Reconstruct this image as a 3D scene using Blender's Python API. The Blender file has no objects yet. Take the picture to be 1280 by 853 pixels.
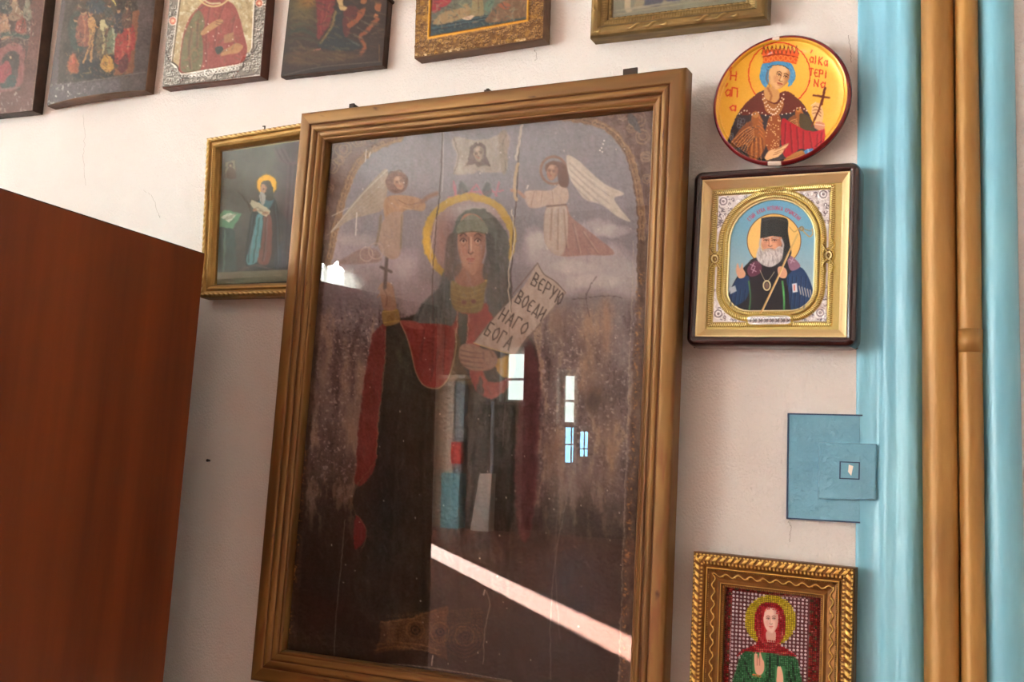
# A whitewashed church hall wall hung with icons: world is in metres, the icon wall is Y=0, the room lies at Y<0, floor z=0.
import bpy, bmesh, math, numpy as np
from mathutils import Vector, Matrix
S = bpy.context.scene; COL = S.collection
R = math.radians

# ---------------------------------------------------------------- camera
F_PX = 1300.0                                    # focal length for a 1280 px wide frame
EYE = np.array([0.0, -1.40, 1.60])
def _axes():
    c = np.array([640., 426.5]); vh = np.array([-1956., 479.]); vy = -8500.
    vx = c[0] + (F_PX ** 2 + (vh[1] - c[1]) * (vy - c[1])) / -(vh[0] - c[0])
    h = np.r_[vh - c, F_PX]; h /= np.linalg.norm(h); v = -np.array([vx - c[0], vy - c[1], F_PX]); v /= np.linalg.norm(v)
    if v[1] > 0: v = -v
    X = -h; Z = v - (v @ X) * X; Z /= np.linalg.norm(Z); return X, np.cross(Z, X), Z
AX, AY, AZ = _axes()                             # world axes as the camera sees them (x right, y down, z ahead)
cam = bpy.data.objects.new('camera', bpy.data.cameras.new('camera')); COL.objects.link(cam)
cam.data.sensor_width = 36; cam.data.lens = F_PX * 36 / 1280; cam.data.clip_start = .02
M3 = np.array([AX, AY, AZ])                      # rows: world axis -> camera coords
cam.matrix_world = Matrix(((M3[0,0], -M3[0,1], -M3[0,2], EYE[0]), (M3[1,0], -M3[1,1], -M3[1,2], EYE[1]), (M3[2,0], -M3[2,1], -M3[2,2], EYE[2]), (0,0,0,1)))
S.camera = cam

# ---------------------------------------------------------------- sky, sun, exposure
S.view_settings.view_transform = 'Standard'; S.view_settings.look = 'None'; S.view_settings.gamma = 1; S.view_settings.use_curve_mapping = False
S.view_settings.exposure = 0.80
W = bpy.data.worlds.new('world'); S.world = W; W.use_nodes = True
W.node_tree.nodes['Background'].inputs[0].default_value = (.62, .78, 1, 1); W.node_tree.nodes['Background'].inputs[1].default_value = 6.0
sun = bpy.data.lights.new('sun', 'SUN'); sun.energy = 420; sun.angle = R(.53); sun.color = (1, .93, .84)
so = bpy.data.objects.new('sun', sun); COL.objects.link(so)
SUN_EL = 20.0
so.rotation_euler = Vector((-1, -1, math.sqrt(2) * math.tan(R(SUN_EL)))).to_track_quat('Z', 'Y').to_euler()   # light travels towards +x +y
WINDOW_LIGHT = 26.0                              # brightness of the daylit panes

# ---------------------------------------------------------------- picture plane -> place
def proj(P):
    d = P - EYE; c_ = d @ M3                     # camera coords
    return np.stack([640 + F_PX * c_[..., 0] / c_[..., 2], 426.5 + F_PX * c_[..., 1] / c_[..., 2]], -1)
def at(px, plane):
    """point of a plane (point, normal) that lies in line with a point of the photograph"""
    r = M3 @ np.array([px[0] - 640, px[1] - 426.5, F_PX]); P0, n = plane
    return EYE + r * ((P0 - EYE) @ n) / (r @ n)
def wallplane(depth=0., tilt=0., z0=1.3):
    t = R(tilt); return (np.array([0., -depth, z0]), np.array([0., -math.cos(t), -math.sin(t)]))
# ---------------------------------------------------------------- painter
# Flat pictures (oil, print, enamel) are painted here stroke by stroke with numpy and are
# then stored as colour on the vertices of each picture's own surface.
def fbm(shape, cell, seed=0, octaves=4, stretch=(1, 1), gain=.55):
    rs = np.random.RandomState(seed); H, W = shape; out = np.zeros(shape, np.float32); amp = 1.; tot = 0.
    for o in range(octaves):
        cy = max(1.2, cell * stretch[1] / 2 ** o); cx = max(1.2, cell * stretch[0] / 2 ** o)
        gh, gw = int(H / cy) + 3, int(W / cx) + 3
        g = rs.rand(gh, gw).astype(np.float32)
        yy = np.arange(H) / cy; xx = np.arange(W) / cx
        iy = yy.astype(int); ix = xx.astype(int)
        fy = (yy - iy)[:, None]; fx = (xx - ix)[None, :]
        fy = fy * fy * (3 - 2 * fy); fx = fx * fx * (3 - 2 * fx)
        a = g[iy][:, ix]; b = g[iy][:, ix + 1]; c_ = g[iy + 1][:, ix]; d = g[iy + 1][:, ix + 1]
        out += amp * ((a * (1 - fx) + b * fx) * (1 - fy) + (c_ * (1 - fx) + d * fx) * fy)
        tot += amp; amp *= gain
    return out / tot - .5

def crom(pts, closed=True, n=5):
    p = np.array(pts, float); N = len(p); out = []
    rng = range(N) if closed else range(N - 1)
    for i in rng:
        if closed: a, b, c_, d = p[i - 1], p[i], p[(i + 1) % N], p[(i + 2) % N]
        else: a, b, c_, d = p[max(i - 1, 0)], p[i], p[i + 1], p[min(i + 2, N - 1)]
        for k in range(n):
            t = k / n
            out.append(.5 * ((2 * b) + (c_ - a) * t + (2 * a - 5 * b + 4 * c_ - d) * t * t + (3 * b - a - 3 * c_ + d) * t ** 3))
    if not closed: out.append(p[-1])
    return np.array(out)

def rgb(c_): return np.array(c_, np.float32) / 255.

class Canvas:
    def __init__(s, x0, y0, x1, y1, sc, col=(128, 128, 128)):
        s.x0, s.y0, s.sc = x0, y0, sc
        s.H, s.W = int((y1 - y0) * sc), int((x1 - x0) * sc)
        s.c = np.empty((s.H, s.W, 3), np.float32); s.c[:] = rgb(col)
        s.h = np.zeros((s.H, s.W), np.float32)      # relief, metres
        s.m = np.zeros((s.H, s.W), np.float32)      # how metallic
        s.Y, s.X = np.mgrid[0:s.H, 0:s.W].astype(np.float32)
        s.X = s.X / sc + x0; s.Y = s.Y / sc + y0
    def n(s, cell, seed=0, octaves=4, stretch=(1, 1)):
        return fbm((s.H, s.W), cell * s.sc, seed, octaves, stretch)
    def _win(s, p, pad):
        a = np.floor((p.min(0) - pad - (s.x0, s.y0)) * s.sc).astype(int); b = np.ceil((p.max(0) + pad - (s.x0, s.y0)) * s.sc).astype(int) + 1
        return slice(max(a[1], 0), min(max(b[1], 0), s.H)), slice(max(a[0], 0), min(max(b[0], 0), s.W))
    def _dist(s, p, w, closed):
        X, Y = s.X[w], s.Y[w]; d2 = np.full(X.shape, 1e9, np.float32); ins = np.zeros(X.shape, bool)
        N = len(p)
        for i in range(N if closed else N - 1):
            ax, ay = p[i]; bx, by = p[(i + 1) % N]; ex, ey = bx - ax, by - ay; L = ex * ex + ey * ey + 1e-9
            t = np.clip(((X - ax) * ex + (Y - ay) * ey) / L, 0, 1)
            d2 = np.minimum(d2, (X - ax - t * ex) ** 2 + (Y - ay - t * ey) ** 2)
            if closed and ay != by:
                cr = ((ay > Y) != (by > Y)) & (X < ex * (Y - ay) / (by - ay) + ax); ins ^= cr
        d = np.sqrt(d2)
        return np.where(ins, -d, d) if closed else d
    def _put(s, w, cov, col, a, clip, dh, metal):
        cov = cov * a
        if clip is not None: cov = cov * clip[w]
        if col is not None:
            col = col[w] if isinstance(col, np.ndarray) and col.ndim == 3 else rgb(col)
            s.c[w] += (col - s.c[w]) * cov[..., None]
        if dh: s.h[w] += dh * cov
        if metal is not None: s.m[w] += (metal - s.m[w]) * cov
        return cov
    def poly(s, pts, col=None, soft=.7, a=1., smooth=True, clip=None, dh=0, metal=None, tex=0, seed=0, grow=0):
        p = crom(pts) if smooth else np.array(pts, float)
        w = s._win(p, soft * 2 + grow + 1); d = s._dist(p, w, True) - grow
        cov = np.clip(.5 - d / (2 * soft), 0, 1); cov = cov * cov * (3 - 2 * cov)
        full = np.zeros((s.H, s.W), np.float32); full[w] = cov
        if tex and col is not None:
            col = np.clip(rgb(col)[None, None, :] + tex * s.n(6, seed + 7, 4, (1, 2.2))[..., None], 0, 1)
        s._put(w, cov, col, a, clip, dh, metal)
        return full
    def line(s, pts, wd, col=None, soft=.6, a=1., smooth=True, clip=None, dh=0, metal=None, closed=False):
        p = crom(pts, closed) if smooth and len(pts) > 2 else np.array(pts, float)
        w = s._win(p, wd + soft * 2 + 1)
        d = np.abs(s._dist(p, w, closed))
        cov = np.clip(.5 - (d - wd / 2) / (2 * soft), 0, 1)
        s._put(w, cov, col, a, clip, dh, metal)
    def ell(s, cx, cy, rx, ry, col=None, rot=0, soft=.7, a=1., ring=0, clip=None, dh=0, metal=None):
        R = max(rx, ry) + ring + soft * 2; w = s._win(np.array([[cx - R, cy - R], [cx + R, cy + R]], float), 1)
        X, Y = s.X[w] - cx, s.Y[w] - cy; cr, sr = math.cos(math.radians(rot)), math.sin(math.radians(rot))
        u = (X * cr + Y * sr) / rx; v = (-X * sr + Y * cr) / ry; q = np.sqrt(u * u + v * v) + 1e-6
        g = np.sqrt((u / rx) ** 2 + (v / ry) ** 2) / q + 1e-9; d = (q - 1) / g
        if ring: d = np.abs(d) - ring / 2
        cov = np.clip(.5 - d / (2 * soft), 0, 1); cov = cov * cov * (3 - 2 * cov)
        full = np.zeros((s.H, s.W), np.float32); full[w] = cov
        s._put(w, cov, col, a, clip, dh, metal)
        return full
    def grain(s, amt, cell=3, seed=1, stretch=(1, 1), clip=None, octaves=4, tint=(1, 1, 1)):
        n = s.n(cell, seed, octaves, stretch)[..., None] * amt * np.array(tint, np.float32)
        if clip is not None: n = n * clip[..., None]
        s.c = np.clip(s.c + n, 0, 1)
    def warp(s, amt, cell=6, seed=3):
        """let every outline wander a little, as brushed and aged paint does"""
        a = s.n(cell, seed, 3) * amt * s.sc * 2; b = s.n(cell, seed + 50, 3) * amt * s.sc * 2
        y, x = np.mgrid[0:s.H, 0:s.W]; yy = np.clip(y + a, 0, s.H - 1).astype(int); xx = np.clip(x + b, 0, s.W - 1).astype(int)
        s.c = s.c[yy, xx]
    def dabs(s, x0, y0, x1, y1, cols, n, r0=1., r1=3., seed=1, a=.7, clip=None, ang=None):
        r = np.random.RandomState(seed)
        for k in range(n):
            x, y = r.uniform(x0, x1), r.uniform(y0, y1); q = r.uniform(r0, r1); t = r.uniform(0, 3.14) if ang is None else ang + r.randn() * .3
            s.line([(x - q * math.cos(t), y - q * math.sin(t)), (x + q * math.cos(t), y + q * math.sin(t))], q * .5, cols[r.randint(len(cols))], soft=.6, a=a, smooth=False, clip=clip)
    def mix(s, col, f):
        s.c += (rgb(col) - s.c) * np.clip(f, 0, 1)[..., None]
    def folds(s, lines, dark, light, clip, wd=2.5, a=.6):
        for k, l in enumerate(lines):
            l = np.array(l, float)
            s.line(l, wd, dark, soft=wd * .6, a=a, clip=clip)
            s.line(l + (wd * 1.1, 0), wd * .6, light, soft=wd * .5, a=a * .7, clip=clip)

GL = {  # letters as strokes in a unit box, y down
 'А': [[(0,1),(.45,0),(.95,1)],[(.18,.62),(.75,.62)]], 'а': [[(.9,.25),(.9,1)],[(.9,.4),(.45,.25),(.1,.6),(.4,1),(.9,.75)]],
 'В': [[(0,0),(0,1)],[(0,0),(.7,.08),(.75,.4),(0,.48)],[(0,.48),(.9,.6),(.85,.95),(0,1)]],
 'Е': [[(.85,.08),(.3,.05),(0,.5),(.3,.97),(.85,.9)],[(0,.5),(.6,.48)]], 'E': [[(.8,0),(0,0),(0,1),(.8,1)],[(0,.5),(.6,.5)]],
 'Р': [[(0,0),(0,1)],[(0,0),(.8,.08),(.8,.45),(0,.55)]], 'У': [[(0,0),(.4,.55)],[(.85,0),(.25,1)]],
 'Ю': [[(0,0),(0,1)],[(0,.5),(.35,.5)],[(.65,0),(.35,.3),(.35,.75),(.65,1),(.95,.75),(.95,.3),(.65,0)]],
 'О': [[(.5,0),(.05,.3),(.05,.7),(.5,1),(.9,.7),(.9,.3),(.5,0)]], 'Д': [[(.1,.8),(.45,0),(.8,.8)],[(0,1),(0,.8),(.95,.8),(.95,1)]],
 'И': [[(0,0),(0,1)],[(.8,0),(.8,1)],[(0,.7),(.8,.3)]], 'Н': [[(0,0),(0,1)],[(.8,0),(.8,1)],[(0,.5),(.8,.5)]],
 'Г': [[(0,1),(0,0),(.75,0),(.75,.12)]], 'Б': [[(.8,0),(0,0),(0,1),(.7,.97),(.8,.6),(0,.5)]],
 'П': [[(0,1),(0,0),(.8,0),(.8,1)]], 'К': [[(0,0),(0,1)],[(.8,0),(0,.5),(.85,1)]], 'Т': [[(0,0),(.9,0)],[(.45,0),(.45,1)]],
 'Ν': [[(0,1),(0,0),(.75,1),(.75,0)]], 'І': [[(.3,0),(.3,1)]], 'С': [[(.85,.1),(.3,0),(0,.5),(.3,1),(.85,.9)]],
 'Л': [[(0,1),(.4,0),(.85,1)]], 'Х': [[(0,0),(.85,1)],[(.85,0),(0,1)]], 'М': [[(0,1),(.1,0),(.5,.7),(.85,0),(.95,1)]],
 'Й': [[(0,.1),(0,1)],[(.8,.1),(.8,1)],[(0,.8),(.8,.3)],[(.2,-.1),(.6,-.1)]], 'Ы': [[(0,0),(0,1)],[(0,.5),(.5,.6),(.45,1),(0,1)],[(.85,0),(.85,1)]],
 'Ъ': [[(0,0),(.25,0),(.25,1)],[(.25,.5),(.8,.6),(.75,1),(.25,1)]], 'Ф': [[(.45,0),(.45,1)],[(.45,.2),(0,.4),(.45,.7),(.9,.4),(.45,.2)]],
 "'": [[(.3,-.25),(.1,0)]], ' ': []}
def text(cv, word, o, ux, uy, pitch, wd, col, soft=.4, a=1., clip=None):
    """letters along ux (advance), uy points down the letter; pitch = advance in units of ux"""
    o = np.array(o, float); ux = np.array(ux, float); uy = np.array(uy, float)
    for k, ch in enumerate(word):
        for st in GL[ch]:
            cv.line([tuple(o + ux * (k * pitch + x) + uy * y) for x, y in st], wd, col, soft, a, smooth=False, clip=clip)

def face(cv, cx, cy, w, h, skin, dark, rot=0, turn=0., lip=(150, 70, 60), brow=(60, 40, 30), eyes=True, beard=None, es=.38, small=False):
    """a painted face: oval, shade on one side, eyes, brows, nose, mouth; w,h half sizes"""
    c_, s_ = math.cos(math.radians(rot)), math.sin(math.radians(rot))
    T = lambda u, v: (cx + u * w * c_ - v * h * s_, cy + u * w * s_ + v * h * c_)
    P = lambda L: [T(*q) for q in L]
    m = cv.poly(P([(-.95,-.3),(-.6,-.95),(.1,-1.05),(.75,-.85),(1,-.25),(.9,.35),(.5,.85),(.05,1.03),(-.45,.85),(-.85,.35)]), skin, soft=.6)
    cv.poly(P([(.45+turn,-.9),(1.1,-.8),(1.2,.6),(.4,1.1),(.62,.4)]), dark, soft=w*.25, a=.55, clip=m)
    cv.poly(P([(-1.2,.1),(-.85,.2),(-.6,.7),(0,1.0),(-.2,1.3),(-1.2,1)]), dark, soft=w*.2, a=.45, clip=m)
    lw = max(.35, w * .07)
    if eyes:
        small = small or w < 9
        for sx in (-1, 1):
            ex = turn + sx * es
            cv.line(P([(ex-.22,-.3),(ex,-.38),(ex+.22,-.3)]), lw*1.2, brow, soft=.35, a=.8, clip=m)
            if not small: cv.poly(P([(ex-.2,-.12),(ex,-.19),(ex+.2,-.12),(ex,-.06)]), (205,180,160), soft=.4, a=.5, clip=m)
            cv.poly(P([(ex-.3,-.3),(ex,-.4),(ex+.3,-.3),(ex+.22,-.1),(ex,-.22),(ex-.22,-.1)]), dark, soft=w*.1, a=.15 if small else .45, clip=m)
            cv.ell(*T(ex+.02,-.125), w*.075, h*.05, (40,25,20), soft=.35, clip=m, a=.6 if w < 9 else .9)
            cv.line(P([(ex-.22,-.13),(ex,-.22),(ex+.22,-.13)]), lw, brow, soft=.3, a=.9, clip=m)
            cv.line(P([(ex-.16,-.02),(ex,.03),(ex+.16,-.02)]), lw*.8, dark, soft=.4, a=.5, clip=m)
        cv.line(P([(turn-.12,-.25),(turn-.1,.1),(turn-.14,.26)]), lw, dark, soft=.5, a=.75, clip=m)
        cv.line(P([(turn+.03,-.25),(turn+.05,.2)]), lw*1.3, (235,205,175), soft=.6, a=.45, clip=m); cv.poly(P([(turn-.75,.1),(turn-.4,0),(turn-.2,.3),(turn-.5,.5)]), lip, soft=w*.16, a=.22, clip=m); cv.poly(P([(turn-.5,-.85),(turn+.2,-.9),(turn+.2,-.5),(turn-.4,-.5)]), (240,212,184), soft=w*.2, a=.3, clip=m)
        cv.line(P([(turn-.15,.27),(turn+.02,.32),(turn+.18,.26)]), lw*1.1, brow, soft=.4, a=.7, clip=m)
        cv.line(P([(turn-.24,.49),(turn-.08,.475),(turn,.495),(turn+.08,.475),(turn+.24,.49)]), lw*1.3, lip, soft=.45, a=.9, clip=m); cv.line(P([(turn-.14,.54),(turn,.56),(turn+.14,.54)]), lw*1.3, lip, soft=.5, a=.6, clip=m)
        cv.line(P([(turn-.15,.64),(turn+.15,.64)]), lw, dark, soft=.5, a=.45, clip=m)
    return m
# ---------------------------------------------------------------- the pictures
def pic_big():
    cv = Canvas(340, 112, 835, 866, 1.15, (120, 112, 118))
    X, Y = cv.X, cv.Y
    cv.mix((122, 122, 129), np.ones_like(X))
    n1 = cv.n(60, 3, 4, (1, 1.6)); n2 = cv.n(9, 5, 4, (1, 4)); n3 = cv.n(25, 8, 3)
    cv.mix((130, 120, 126), np.clip((Y - 210) / 120, 0, 1) * .8 + n1)
    cv.mix((104, 86, 82), np.clip((Y - 350 + n1 * 120) / 60, 0, 1) * .85)
    cv.mix((58, 45, 38), np.clip((Y - 560 + n1 * 200) / 90, 0, 1) * .9)
    cv.mix((34, 26, 20), np.clip((Y - 640 + n1 * 100 + (X < 450) * 40) / 80, 0, 1) * .8)
    # flaking of the lower sky: tan and violet flecks in vertical runs
    fl = np.clip((n2 - .06) * 9, 0, 1) * np.clip((Y - 370) / 40, 0, 1) * np.clip((690 - Y) / 120, 0, 1)
    cv.mix((166, 142, 120), fl * .75)
    fl2 = np.clip((-n2 - .08) * 9, 0, 1) * np.clip((Y - 370) / 40, 0, 1) * np.clip((690 - Y) / 120, 0, 1)
    cv.mix((66, 50, 52), fl2 * .6)
    fk = cv.n(2.6, 11, 2); lo = np.clip((Y - 372) / 25, 0, 1) * np.clip((650 - Y) / 90, 0, 1)
    cv.mix((176, 160, 156), np.clip((fk - .16) * 8, 0, 1) * lo * .8)
    cv.mix((48, 36, 36), np.clip((-fk - .2) * 8, 0, 1) * lo * .6)
    for x, y, rx, ry, c_ in [(735,440,13,60,(150,118,92)),(757,410,9,34,(160,122,92)),(760,560,14,44,(150,118,90)),(742,500,16,18,(70,52,46)),(400,470,14,60,(128,108,96)),(440,520,16,80,(140,118,102)),(700,400,18,30,(128,104,92)),(775,430,14,50,(130,122,124)),(720,600,20,30,(120,104,98)),(690,560,12,36,(120,92,76))]:
        cv.mix(c_, np.exp(-(((X - x) / rx) ** 2 + ((Y - y) / ry) ** 2)) * (.75 + 1.6 * n2))
    # clouds
    def puff(x, y, rx, ry, c_, a=.8):
        cv.mix(c_, a * np.clip(1.25 - ((X - x) / rx) ** 2 - ((Y - y) / ry) ** 2 + n3 * 1.2, 0, 1))
    for p in [(690,318,44,22),(730,335,60,24),(765,330,36,26),(790,355,30,20),(700,350,40,24),(745,352,44,18),(740,285,28,12),(664,300,14,20)]: puff(*p, (168, 160, 160))
    for p in [(740,352,34,10),(765,288,22,8),(675,300,20,12),(715,333,30,8)]: puff(*p, (192, 186, 182), .5)
    for p in [(430,312,30,18),(470,330,38,20),(505,340,22,26),(512,325,16,18),(440,345,30,16),(415,330,20,20),(520,375,24,30)]: puff(*p, (150, 136, 142), .8)
    puff(508, 335, 16, 16, (172, 160, 164), .6); puff(452, 300, 26, 8, (170, 164, 158), .4)
    cv.line([(744,345),(735,360),(731,372),(736,395)], .8, (50, 40, 42), a=.8)
    cv.line([(715,374),(735,371),(760,370),(780,372)], .8, (60, 48, 44), a=.8)
    # spandrels
    tl = cv.poly([(385,160),(505,140),(500,168),(470,180),(444,200),(430,228),(420,262),(412,300),(402,350),(380,350)], (92, 70, 62), soft=1.5, smooth=False, tex=.25)
    tr = cv.poly([(690,130),(830,110),(830,330),(806,300),(800,260),(796,225),(784,190),(765,165),(738,151),(704,146)], (96, 74, 66), soft=1.5, smooth=False, tex=.25)
    rs = np.random.RandomState(4)
    for L in ([(500,172),(470,183),(446,204),(433,232),(424,262),(416,296),(408,330)], [(704,146),(738,151),(765,165),(784,190),(794,222),(799,255),(801,300),(800,350)]):
        cv.line(L, 9, (122, 92, 66), soft=.9); cv.line(L, 1, (74, 52, 40), a=.7)
        cv.line(np.array(L) + (4.4, 1), 1, (160, 128, 92), a=.7); cv.line(np.array(L) - (4.4, 1), 1, (70, 50, 40), a=.8)
        q = crom(L, False, 8)
        for k in range(0, len(q), 3):
            cv.ell(q[k][0], q[k][1], 2.2, 3, (170, 136, 92), ring=1, soft=.5, a=.6)
    for cx_, cy_, r in [(428,186,9),(447,176,7),(468,170,6),(414,208,8),(410,235,6),(404,262,5),(424,200,5),(795,148,10),(778,142,7),(802,170,8),(806,195,6),(760,140,6),(788,160,5),(808,222,5),(737,139,4)]:
        for t in range(2):
            cv.ell(cx_, cy_, r * (1 - .45 * t), r * (1.1 - .5 * t), (160, 132, 98), ring=1.3, soft=.6, a=.6, rot=rs.rand() * 90)
    cv.poly([(786,140),(796,150),(800,166),(792,160),(784,150)], (58, 62, 66), a=.8)
    # left and right painted borders
    cv.poly([(400,300),(409,300),(386,560),(366,840),(352,840)], (62, 44, 34), soft=2, smooth=False, a=.7, tex=.2)
    cv.poly([(798,300),(822,300),(792,860),(772,860)], (88, 64, 50), soft=2, smooth=False, a=.8, tex=.3)
    go = np.clip((cv.n(2.4, 31, 2) - .12) * 9, 0, 1)
    cv.mix((176, 112, 48), go * np.exp(-((X - (368 - (Y - 700) * .085)) / 3.5) ** 2) * (Y > 560) * .9)
    cv.mix((190, 130, 66), go * np.exp(-((X - (797 - (Y - 400) * .045)) / 4) ** 2) * .8 * (Y > 330))
    cv.mix((196, 180, 160), np.exp(-((X - (788 - (Y - 400) * .034)) / .7) ** 2) * .45 * (Y > 300))
    # holy face cloth
    cv.poly([(566,172),(600,174),(634,166),(633,190),(632,213),(600,214),(567,217),(570,195)], (150, 143, 132), soft=1.5, tex=.12)
    cv.poly([(624,168),(634,166),(633,213),(626,212)], (126, 116, 104), a=.7)
    cv.line([(567,172),(572,195),(566,217)], 1.6, (118, 110, 106)); cv.line([(632,168),(628,180),(632,212)], 1.4, (108, 98, 90))
    cv.poly([(597,177),(588,182),(585,196),(581,206),(592,204),(598,206),(606,205),(611,206),(607,194),(606,183)], (92, 80, 76), soft=1)
    face(cv, 597.5, 192, 6.5, 9, (142, 128, 116), (104, 92, 84)); cv.poly([(592,199),(597,201),(603,199),(600,207),(595,207)], (96, 84, 78), soft=.8, a=.8)
    # crown in the sky
    for L in ([(566,232),(569,246),(576,236),(583,246),(594,230),(604,245),(614,235),(620,244),(622,228)], [(560,246),(590,240),(628,238)], [(567,226),(569,246)]):
        cv.line(L, 1.8, (176, 100, 116), smooth=False, soft=.8, a=.85)
    for x in (576, 608): cv.poly([(x,226),(x+7,238),(x+1,246),(x-6,240)], (74, 84, 84), a=.7, soft=1)
    # halo
    cv.ell(586, 298, 55, 54, (134, 122, 126), soft=1.5)
    hm = cv.ell(586, 298, 50, 50, (134, 118, 122), soft=3)
    cv.mix((160, 154, 148), hm * np.exp(-((X - 590) / 34) ** 2 - ((Y - 262) / 9) ** 2) * .9)
    cv.mix((142, 104, 92), hm * np.exp(-((X - 552) / 12) ** 2 - ((Y - 300) / 34) ** 2) * .8)
    cv.ell(586, 298, 54, 52.5, (172, 142, 62), ring=9, soft=1.2)
    cv.mix((206, 160, 44), np.exp(-((X - 533) / 9) ** 2 - ((Y - 310) / 32) ** 2) * (np.hypot(X - 586, Y - 298) > 48) * (np.hypot(X - 586, Y - 298) < 58) * .9)
    cv.mix((214, 160, 52), np.exp(-((X - 626) / 16) ** 2 - ((Y - 338) / 16) ** 2) * (np.hypot(X - 586, Y - 298) > 48) * (np.hypot(X - 586, Y - 298) < 58) * .9)
    # the body: dark mantle
    rob = [(478,404),(500,398),(530,392),(600,388),(650,410),(672,450),(668,560),(662,660),(640,760),(600,800),(540,800),(480,790),(448,760),(440,700),(446,655),(438,640),(444,605),(458,580),(466,520),(474,460)]
    rm = cv.poly(rob, (44, 38, 30), soft=2, tex=.07)
    cv.mix((58, 60, 46), rm * np.exp(-((X - 505) / 22) ** 2 - ((Y - 445) / 40) ** 2))
    cv.mix((40, 36, 24), rm * np.exp(-((X - 530) / 16) ** 2) * .8); cv.mix((30, 34, 34), rm * np.exp(-((X - 480) / 20) ** 2 - ((Y - 640) / 90) ** 2) * .8)
    cv.folds([[(500,470),(492,560),(486,700)],[(530,500),(526,600),(530,740)],[(560,490),(566,600),(572,740)],[(610,510),(606,620),(612,750)],[(640,480),(640,600),(628,740)],[(494,420),(508,446),(530,462)],[(490,440),(512,478),(548,492)]], (24,20,16), (74,70,52), rm, 4, .4)
    # the mantle's turned-up crimson edge
    rd = cv.poly([(477,405),(482,410),(478,470),(472,530),(470,570),(462,596),(444,606),(446,560),(452,500),(460,440),(468,415)], (112, 42, 36), soft=1, tex=.12)
    cv.line([(481,412),(479,470),(472,530),(470,572)], 1.2, (150, 118, 92), a=.6)
    cv.poly([(444,645),(455,655),(457,672),(448,684),(442,684)], (112, 34, 34), soft=1); cv.line([(470,575),(446,606),(439,632),(452,652),(458,668),(450,690)], 1.2, (128, 96, 70), a=.6)
    cv.poly([(655,424),(672,455),(672,560),(664,660),(650,672),(642,600),(648,500)], (84, 38, 40), soft=3, a=.85, tex=.08)
    # hem with gold embroidery
    hem = cv.poly([(474,776),(510,772),(540,762),(560,756),(556,800),(560,826),(530,812),(500,812),(466,818),(474,800)], (78, 54, 34), soft=1.2, smooth=False, tex=.15)
    for L in ([(476,777),(510,773),(545,762)], [(468,806),(500,802),(548,812)], [(466,812),(500,808),(550,818)]): cv.line(L, 1, (150, 108, 62), a=.7)
    for x in range(484, 600, 5):
        for y in range(770, 815, 5): cv.ell(x + (y % 2) * 2, y - (x - 484) * .08, 1.5, 1.5, (138, 98, 54), ring=.8, soft=.4, a=.45)
    for x, y in ((518, 787), (549, 790), (580, 795)): cv.ell(x, y, 5, 5, (30, 22, 18), ring=1.6); cv.ell(x, y, 2, 2, (30, 22, 18)); cv.ell(x, y, 11, 12, (140, 100, 56), ring=1, a=.6)
    for r in (14, 19, 24): cv.ell(580, 800, r, r * .9, (120, 84, 52), ring=1, a=.45)
    cv.poly([(350,790),(430,795),(470,800),(462,850),(345,845)], (52, 38, 27), soft=3, smooth=False, a=.6)
    # tunic: red with a green band
    tu = cv.poly([(566,382),(620,380),(628,400),(600,430),(604,470),(620,478),(636,470),(634,485),(616,498),(600,492),(590,478),(578,440),(564,420)], (132, 52, 46), soft=1, tex=.1)
    cv.poly([(572,389),(583,392),(582,428),(586,455),(577,452),(571,425)], (50, 60, 52), soft=1, smooth=False)
    cv.line([(571,388),(570,425),(577,455)], 1, (170, 150, 124)); cv.line([(584,392),(583,428)], 1, (170, 150, 124), a=.8)
    cv.poly([(560,425),(572,420),(580,460),(590,480),(560,476),(548,486)], (78, 62, 38), soft=1.5, tex=.1)
    cv.poly([(596,488),(600,470),(606,500),(612,498)], (44, 40, 38), soft=1.5, a=.8)
    cv.poly([(621,448),(642,444),(640,470),(628,470),(620,462)], (160, 124, 44), soft=1.2, tex=.15)
    # veil over head and shoulders
    cv.poly([(600,262),(620,272),(634,296),(636,330),(640,372),(650,402),(640,416),(618,402),(606,366),(610,330),(606,300)], (72, 76, 72), soft=1.6, tex=.08)
    cv.poly([(562,300),(556,330),(546,360),(528,378),(514,402),(522,406),(546,412),(566,404),(572,372),(570,330)], (76, 84, 82), soft=1.8, tex=.1)
    cv.line([(541,362),(540,400)], 1.1, (40, 54, 70), a=.8); cv.folds([[(528,380),(520,402)],[(552,362),(548,408)],[(560,350),(562,402)],[(622,330),(626,400)],[(632,340),(640,396)]], (48, 56, 56), (108, 114, 108), None, 2, .6)
    vb = cv.poly([(563,306),(566,284),(575,266),(590,260),(606,264),(616,278),(620,300),(614,312),(604,300),(572,296)], (84, 94, 86), soft=1.4)
    cv.poly([(573,292),(578,276),(590,269),(602,274),(608,290),(590,289)], (118, 124, 106), soft=1.2)
    cv.line([(573,292),(590,288),(608,290)], 1, (92, 82, 58), a=.8)
    cv.poly([(560,300),(568,300),(566,330),(556,345),(556,320)], (118, 90, 78), soft=2, a=.7)
    cv.warp(.9, 5, 7); cv.warp(1.4, 18, 9)
    # neck, face, collar
    cv.poly([(573,330),(604,330),(606,352),(600,360),(575,358),(568,350)], (136, 96, 76), soft=1.2)
    face(cv, 589, 306, 18, 37, (160, 116, 94), (100, 70, 60), turn=-.05, es=.5, lip=(138, 68, 60), brow=(58, 40, 34))
    cv.poly([(572,292),(573,280),(590,268),(606,280),(609,292),(590,289.5)], (112, 118, 102), soft=1); cv.line([(572,292.5),(590,289.5),(609,292.5)], 1.2, (84, 76, 54), a=.9)
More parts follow.
